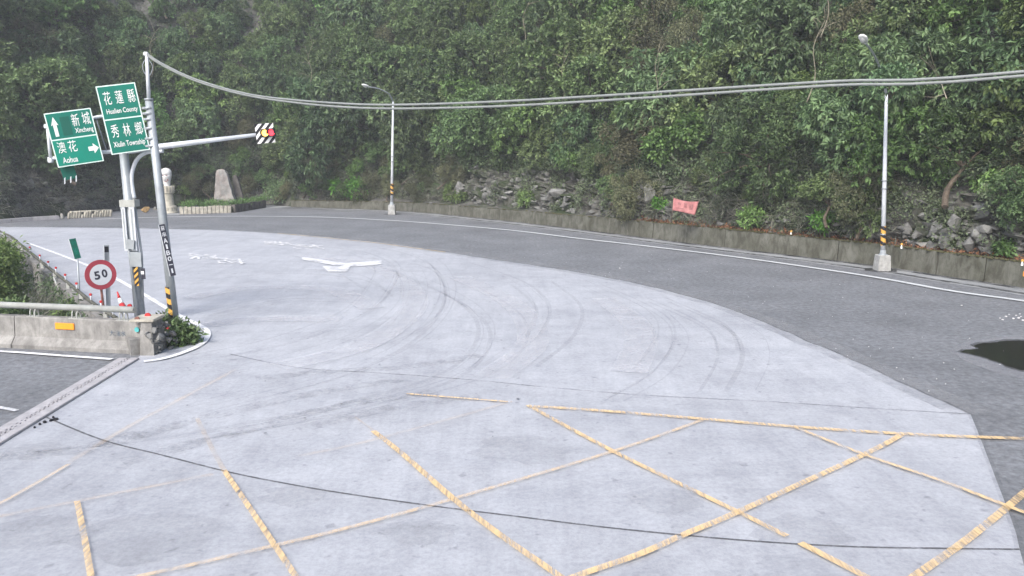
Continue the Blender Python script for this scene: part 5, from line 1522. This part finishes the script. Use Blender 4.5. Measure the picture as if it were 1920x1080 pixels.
# --- traffic light
ft = Frame((479, 233), (513, 230), (516, 267), (481, 270), YM - 0.45, YM - 0.42)
tl = empty('traffic_light', tuple(ft(0.5, 0))); tag(tl, 'flashing traffic light with black and white striped backboard at the arm end', 'traffic light')
ft.box(MB(), 0, 0, 1, 1, 0, 0.02).build('backboard', M['black'], tl)
diag(ft, 'white', tl, 5, 1.0, 0.024)
ft.box(MB(), 0.36, 0.30, 1.08, 0.72, 0.026, 0.14).build('housing', M['black'], tl)
M['lit_amber'] = emit_mat('lit amber lens', (1.0, 0.62, 0.12), 1.5)
M['lit_red'] = emit_mat('lit red lens', (0.95, 0.05, 0.08), 0.9)
for (u, mm) in ((0.56, 'lit_amber'), (0.90, 'lit_red')):
    c = ft(u, 0.51, 0.14); rad = 0.18 * ft.W
    MB().tube([c, c + ft.Z * 0.03], [rad, rad * 0.8], 24).build('lens', M[mm], tl)
    vs_ = []; fs_ = []
    for k_ in range(15):
        a = math.pi * (-0.1 + 1.2 * k_ / 14)
        for w in (0.0, 0.16):
            vs_.append(c + ft.X * math.cos(a) * rad * 1.08 + ft.Y * math.sin(a) * rad * 1.08 + ft.Z * w)
    fs_ = [(2 * i, 2 * i + 1, 2 * i + 3, 2 * i + 2) for i in range(14)]
    v_ = MB().add(vs_, fs_).build('visor', M['black'], tl); mdv = v_.modifiers.new('t', 'SOLIDIFY'); mdv.thickness = 0.008

# --- tall cable pole
tp = empty('cable_pole', tuple(tall_b)); tag(tp, 'tall leaning grey steel pole carrying the overhead cables', 'pole')
tmid = PD(279, 186, YT); ttop = PD(275, 101, YT)
MB().tube([tall_b + Vector((0, 0, -0.1)), tall_b.lerp(tmid, 0.5), tmid], [0.125, 0.115, 0.10], 20).build('pole', M['galv'], tp)
MB().tube([tmid, ttop], [0.05, 0.042], 14).build('top_pipe', M['galv_pale'], tp)
MB().tube([tmid - (tmid - tall_b).normalized() * 0.03, tmid + Vector((0, 0, 0.02))], 0.115, 16).build('pole_cap', M['galv'], tp)
for (y, x) in ((205, 279.5), (215, 280.5), (226, 281.5), (243, 283.0), (262, 285), (276, 286)):
    c = PD(x, y, YT); MB().tube([c, c + Vector((-0.006, 0, 0.07))], 0.122, 18).build('band_clamp', M['galv'], tp)
    MB().box(c + Vector((-0.13, -0.03, 0.03)), (0.09, 0.05, 0.06), bev=0.008).build('clamp_bolt', M['galv'], tp)
MB().tube(crom([PD(272, 112, YT), PD(268, 120, YT), PD(268, 130, YT), PD(273, 140, YT)], 4), 0.01, 5).build('loose_cable', M['galv'], tp)
MB().tube(crom([PD(279, 112, YT), PD(286, 124, YT), PD(283, 138, YT), PD(277, 145, YT)], 4), 0.01, 5).build('loose_cable', M['galv'], tp)
MB().box(ttop + Vector((-0.02, 0, 0)), (0.12, 0.1, 0.10), bev=0.02).build('cable_head', M['galv_pale'], tp)
q0, q1 = PD(326, 597, YT), PD(318, 537, YT)
stripe_sleeve('warning_stripes', q0, q1, 0.128, 0.126, 3.1, tp)
# warning board on the pole, black with white characters
fb = Frame((303, 421), (313, 419), (326, 517), (315, 519), YT - 0.2, YT - 0.12)
vb = empty('pole_number_board', tuple(fb(0.5, 0))); tag(vb, 'narrow black vertical board with white characters on the cable pole', 'board')
fb.box(MB(), 0, 0, 1, 1, -0.02, 0).build('board', M['sign_black'], vb)
fb.box(MB(), -0.12, 0.0, -0.02, 1.0, -0.02, 0.006).build('side_strip', M['sign_grey'], vb)
chars = ['蘇', '串', 'A', '1', 'B', '0', '一', '1']
for i, ch in enumerate(chars):
    v1_ = 0.97 - i * 0.118; v0 = v1_ - 0.09
    if ch == '一': v0 += 0.04; v1_ -= 0.035
    u0, u1 = (0.16, 0.84) if ch not in '1' else (0.35, 0.65)
    fb.text(ch, u0, v0, u1, v1_, 0.004, 'sign_grey', vb, 0.02)

# --- speed sign
fs = Frame((168, 489), (206, 484), (210, 541), (171, 546), 22.6, 23.25)
ss_ = empty('speed_limit_sign', tuple(G(197, 606))); tag(ss_, 'round red-rimmed 50 speed limit sign behind the rail', 'speed sign')
def disc(frame, r0, w, mat_, parent, name, th=0.0, seg=40):
    pts = [frame(0.5 + r0 * math.cos(2 * math.pi * k_ / seg), 0.5 + r0 * math.sin(2 * math.pi * k_ / seg), w) for k_ in range(seg)]
    mb = MB().add(pts, [tuple(range(seg))])
    if th:
        p2 = [p - frame.Z * th for p in pts]; mb.add(pts + p2, [(k_, seg + k_, seg + (k_ + 1) % seg, (k_ + 1) % seg) for k_ in range(seg)] + [tuple(reversed(range(seg, 2 * seg)))])
    return mb.build(name, M[mat_], parent)
dmax = max(fs.W, fs.H) * 0.97
cc = fs(0.5, 0.5); fs.W = fs.H = dmax; fs.O = cc - fs.X * dmax / 2 - fs.Y * dmax / 2
# turn the disc so that it is seen obliquely, as in the photograph
fs.X = Vector((math.cos(math.radians(46)), math.sin(math.radians(46)), 0.10)).normalized(); fs.Y = (Vector((-0.09, 0, 1)) - fs.X * Vector((-0.09, 0, 1)).dot(fs.X)).normalized(); fs.Z = fs.X.cross(fs.Y)
fs.O = cc - fs.X * dmax / 2 - fs.Y * dmax / 2
disc(fs, 0.5, 0, 'sign_red', ss_, 'rim', 0.02)
disc(fs, 0.35, 0.005, 'sign_grey', ss_, 'face')
fs.text('5', 0.29, 0.36, 0.47, 0.64, 0.009, 'sign_black', ss_, 0.035)
fs.text('0', 0.53, 0.38, 0.71, 0.66, 0.009, 'sign_black', ss_, 0.035)
pb = PD(199, 610, 23.0); ptp = fs(0.5, 0.75, -0.05)
MB().tube([Vector((pb.x, pb.y, -0.3)), ptp], 0.035, 10).build('post', M['rust'], ss_)
# --- grey marker post behind it
fg = Frame((190, 460), (201, 459), (212, 592), (201, 592), 25.0, 25.1)
gpst = empty('marker_post', tuple(fg(0.5, 0))); tag(gpst, 'narrow grey flat marker post behind the speed limit sign', 'post')
fg.box(MB(), 0, 0, 1, 1, -0.03, 0).build('plate', M['galv'], gpst)
fg.box(MB(), 0.1, 0.9, 0.9, 0.98, 0.002, 0.01).build('top_clip', M['black'], gpst)
fg.box(MB(), 0.0, 0, 0.14, 1, 0.001, 0.05).build('side_flange', M['galv_pale'], gpst)
# --- small green sign
fk = Frame((133, 448), (145, 446), (149, 484), (137, 487), 26.0, 26.1)
ks = empty('small_green_sign', tuple(PD(150, 592, 26))); tag(ks, 'small dark green sign on a thin post left of the speed limit sign', 'road sign')
fk.box(MB(), 0, 0, 1, 1, -0.02, 0).build('board', M['sign_green_dark'], ks)
fk.text('台9', 0.2, 0.7, 0.85, 0.9, 0.004, 'sign_green_bright', ks, 0.01)
fk.text('161', 0.25, 0.2, 0.8, 0.55, 0.004, 'sign_green_bright', ks, 0.01)
fk.box(MB(), -0.14, 0, -0.03, 1, -0.02, 0.004).build('edge', M['sign_grey'], ks)
MB().tube([PD(151, 596, 26), fk(0.5, 0.1, -0.03)], 0.03, 8).build('post', M['galv'], ks)

# ------------------------------------------------------------------ corner pier, shrub, reflectors
pr_b = G(283, 668)
pier = empty('corner_pier', tuple(pr_b)); tag(pier, 'rough stone and concrete pier at the end of the concrete barrier', 'pier')
pc = pr_b + Vector((-0.12, 0.45, 0))
vs_ = []; fs_ = []
for (w, d, z) in ((0.36, 0.8, -0.05), (0.34, 0.75, 0.3), (0.30, 0.7, 0.6), (0.27, 0.62, 0.86)):
    for (sx, sy) in ((-1, -1), (1, -1), (1, 1), (-1, 1)): vs_.append(pc + Vector((sx * w / 2, sy * d / 2, z)))
for l in range(3):
    for e in range(4): fs_.append((l * 4 + e, l * 4 + (e + 1) % 4, l * 4 + 4 + (e + 1) % 4, l * 4 + 4 + e))
fs_.append((12, 13, 14, 15))
MB().add(vs_, fs_).build('core', M['barrier'], pier)
for k_ in range(46):
    o = add_rock(pc + Vector((random.uniform(0.05, 0.42), random.uniform(-0.5, 0.5), random.uniform(0.02, 0.75))), random.uniform(0.06, 0.15), None, k_, 1.0)
    o.name = 'stone'; o.parent = pier; o.scale = o.scale * 1.0; o.location -= pier.location
MB().box(pc + Vector((-0.1, 0, 0.90)), (0.62, 0.72, 0.07), bev=0.015).build('cap', M['cream_stone'], pier)
def round_refl(px, py, Y, r_, m_, label, name='round_reflector'):
    c = PD(px, py, Y); root = empty(name, tuple(c - Vector((0, 0, r_ * 1.5)))); tag(root, label, 'reflector', 'round reflectors on the corner pier')
    MB().tube([c + Vector((0, 0.03, 0)), c - Vector((0, 0.02, 0))], r_, 18).build('disc', M[m_], root)
    MB().tube([c + Vector((0, 0.04, -r_ * 1.9)), c + Vector((0, 0.04, 0))], 0.02, 6).build('stem', M['sign_grey'], root)
yp = pc.y - 0.3
round_refl(277, 592, yp + 0.4, 0.075, 'red', 'red round reflector on the right of the pier cap')
round_refl(257, 598, yp, 0.06, 'rust', 'brownish orange reflector on the left of the pier cap')
round_refl(243, 574, yp + 1.2, 0.06, 'red', 'red reflector just left of the sign mast foot')
c = bar_pt(257, 0.62, 0.155)
M['teal'] = mat('teal reflector', (0.10, 0.42, 0.42), rough=0.35, var=0.05)
tag(MB().tube([c, c - nb * 0.025], 0.065, 16).build('teal_reflector', M['teal']), 'teal round reflector at the right end of the concrete barrier', 'reflector')
# red and white broken delineator lying behind the rail
dlt = empty('broken_delineator', tuple(PD(222, 575, 24.3))); tag(dlt, 'broken red and white traffic delineator leaning behind the rail', 'delineator')
MB().tube([PD(220, 547, 24.3), PD(224, 560, 24.2)], [0.02, 0.05], 10).build('red_tip', M['red'], dlt)
MB().tube([PD(224, 560, 24.2), PD(228, 570, 24.1)], [0.05, 0.08], 10).build('white_band', M['white'], dlt)
MB().tube([PD(228, 570, 24.1), PD(233, 582, 24.0)], [0.08, 0.12], 10).build('red_base', M['red'], dlt)
big_bush(G(322, 654) + Vector((0, 0.5, 0.08)), 0.32, 'small bush at the foot of the tall cable pole', 'leaf', 81, ncl=170)
big_bush(G(341, 645) + Vector((-0.1, 0.2, 0.08)), 0.22, 'low tuft on the road side of the cable pole foot', 'leaf_bright', 82, ncl=80)
big_bush(G(298, 640) + Vector((0, 0.4, 0.2)), 0.30, 'small bush between the corner pier and the cable pole', 'leaf', 83, ncl=130)
# red and white object by the bush
rp_ = empty('fallen_reflector_post', tuple(G(318, 640))); tag(rp_, 'fallen red and white post half hidden in the bush at the pole foot', 'delineator')
MB().tube([PD(311, 616, 21.2), PD(318, 628, 21.1)], [0.09, 0.08], 12).build('red_end', M['red'], rp_)
MB().tube([PD(318, 628, 21.1), PD(326, 640, 21.0)], [0.07, 0.04], 12).build('white_body', M['white'], rp_)
MB().tube(crom([PD(305, 614, 21.3), PD(313, 608, 21.3), PD(322, 612, 21.2)], 4), 0.03, 6).build('black_strap', M['black'], rp_)

# ------------------------------------------------------------------ overhead cables
A = Vector((ttop.x, ttop.y, 0)); B0 = PD(1920, 138, 12.5); B = Vector((B0.x, B0.y, 0))
def in_plane(px, py):
    d = ray(px, py); n_ = Vector((-(B - A).y, (B - A).x, 0)).normalized()
    t = (A - ORG).dot(n_) / d.dot(n_); return ORG + d * t
def cable(pts, rad, label):
    P = [in_plane(*p) for p in pts]
    last = P[-1] + (P[-1] - P[-2]).normalized() * 9 + Vector((0, 0, 0.6))
    Q = crom(P + [last], 5)
    tag(MB().tube(Q, rad, 8).build('overhead_cable', M['cable']), label, 'cable', 'overhead cables from the tall pole')
cable([(276, 101), (300, 117), (350, 142), (400, 159.5), (450, 173), (504, 182.5), (608, 192), (733, 196.5), (942, 190), (1200, 175), (1260, 171), (1560, 152.5), (1920, 134)], 0.024, 'upper grey overhead cable sagging from the tall pole')
cable([(276, 104), (300, 120), (350, 145), (400, 162.5), (450, 176), (504, 186), (608, 198), (733, 203.5), (942, 199), (1200, 184), (1260, 180), (1560, 160), (1920, 142)], 0.024, 'lower grey overhead cable sagging from the tall pole')
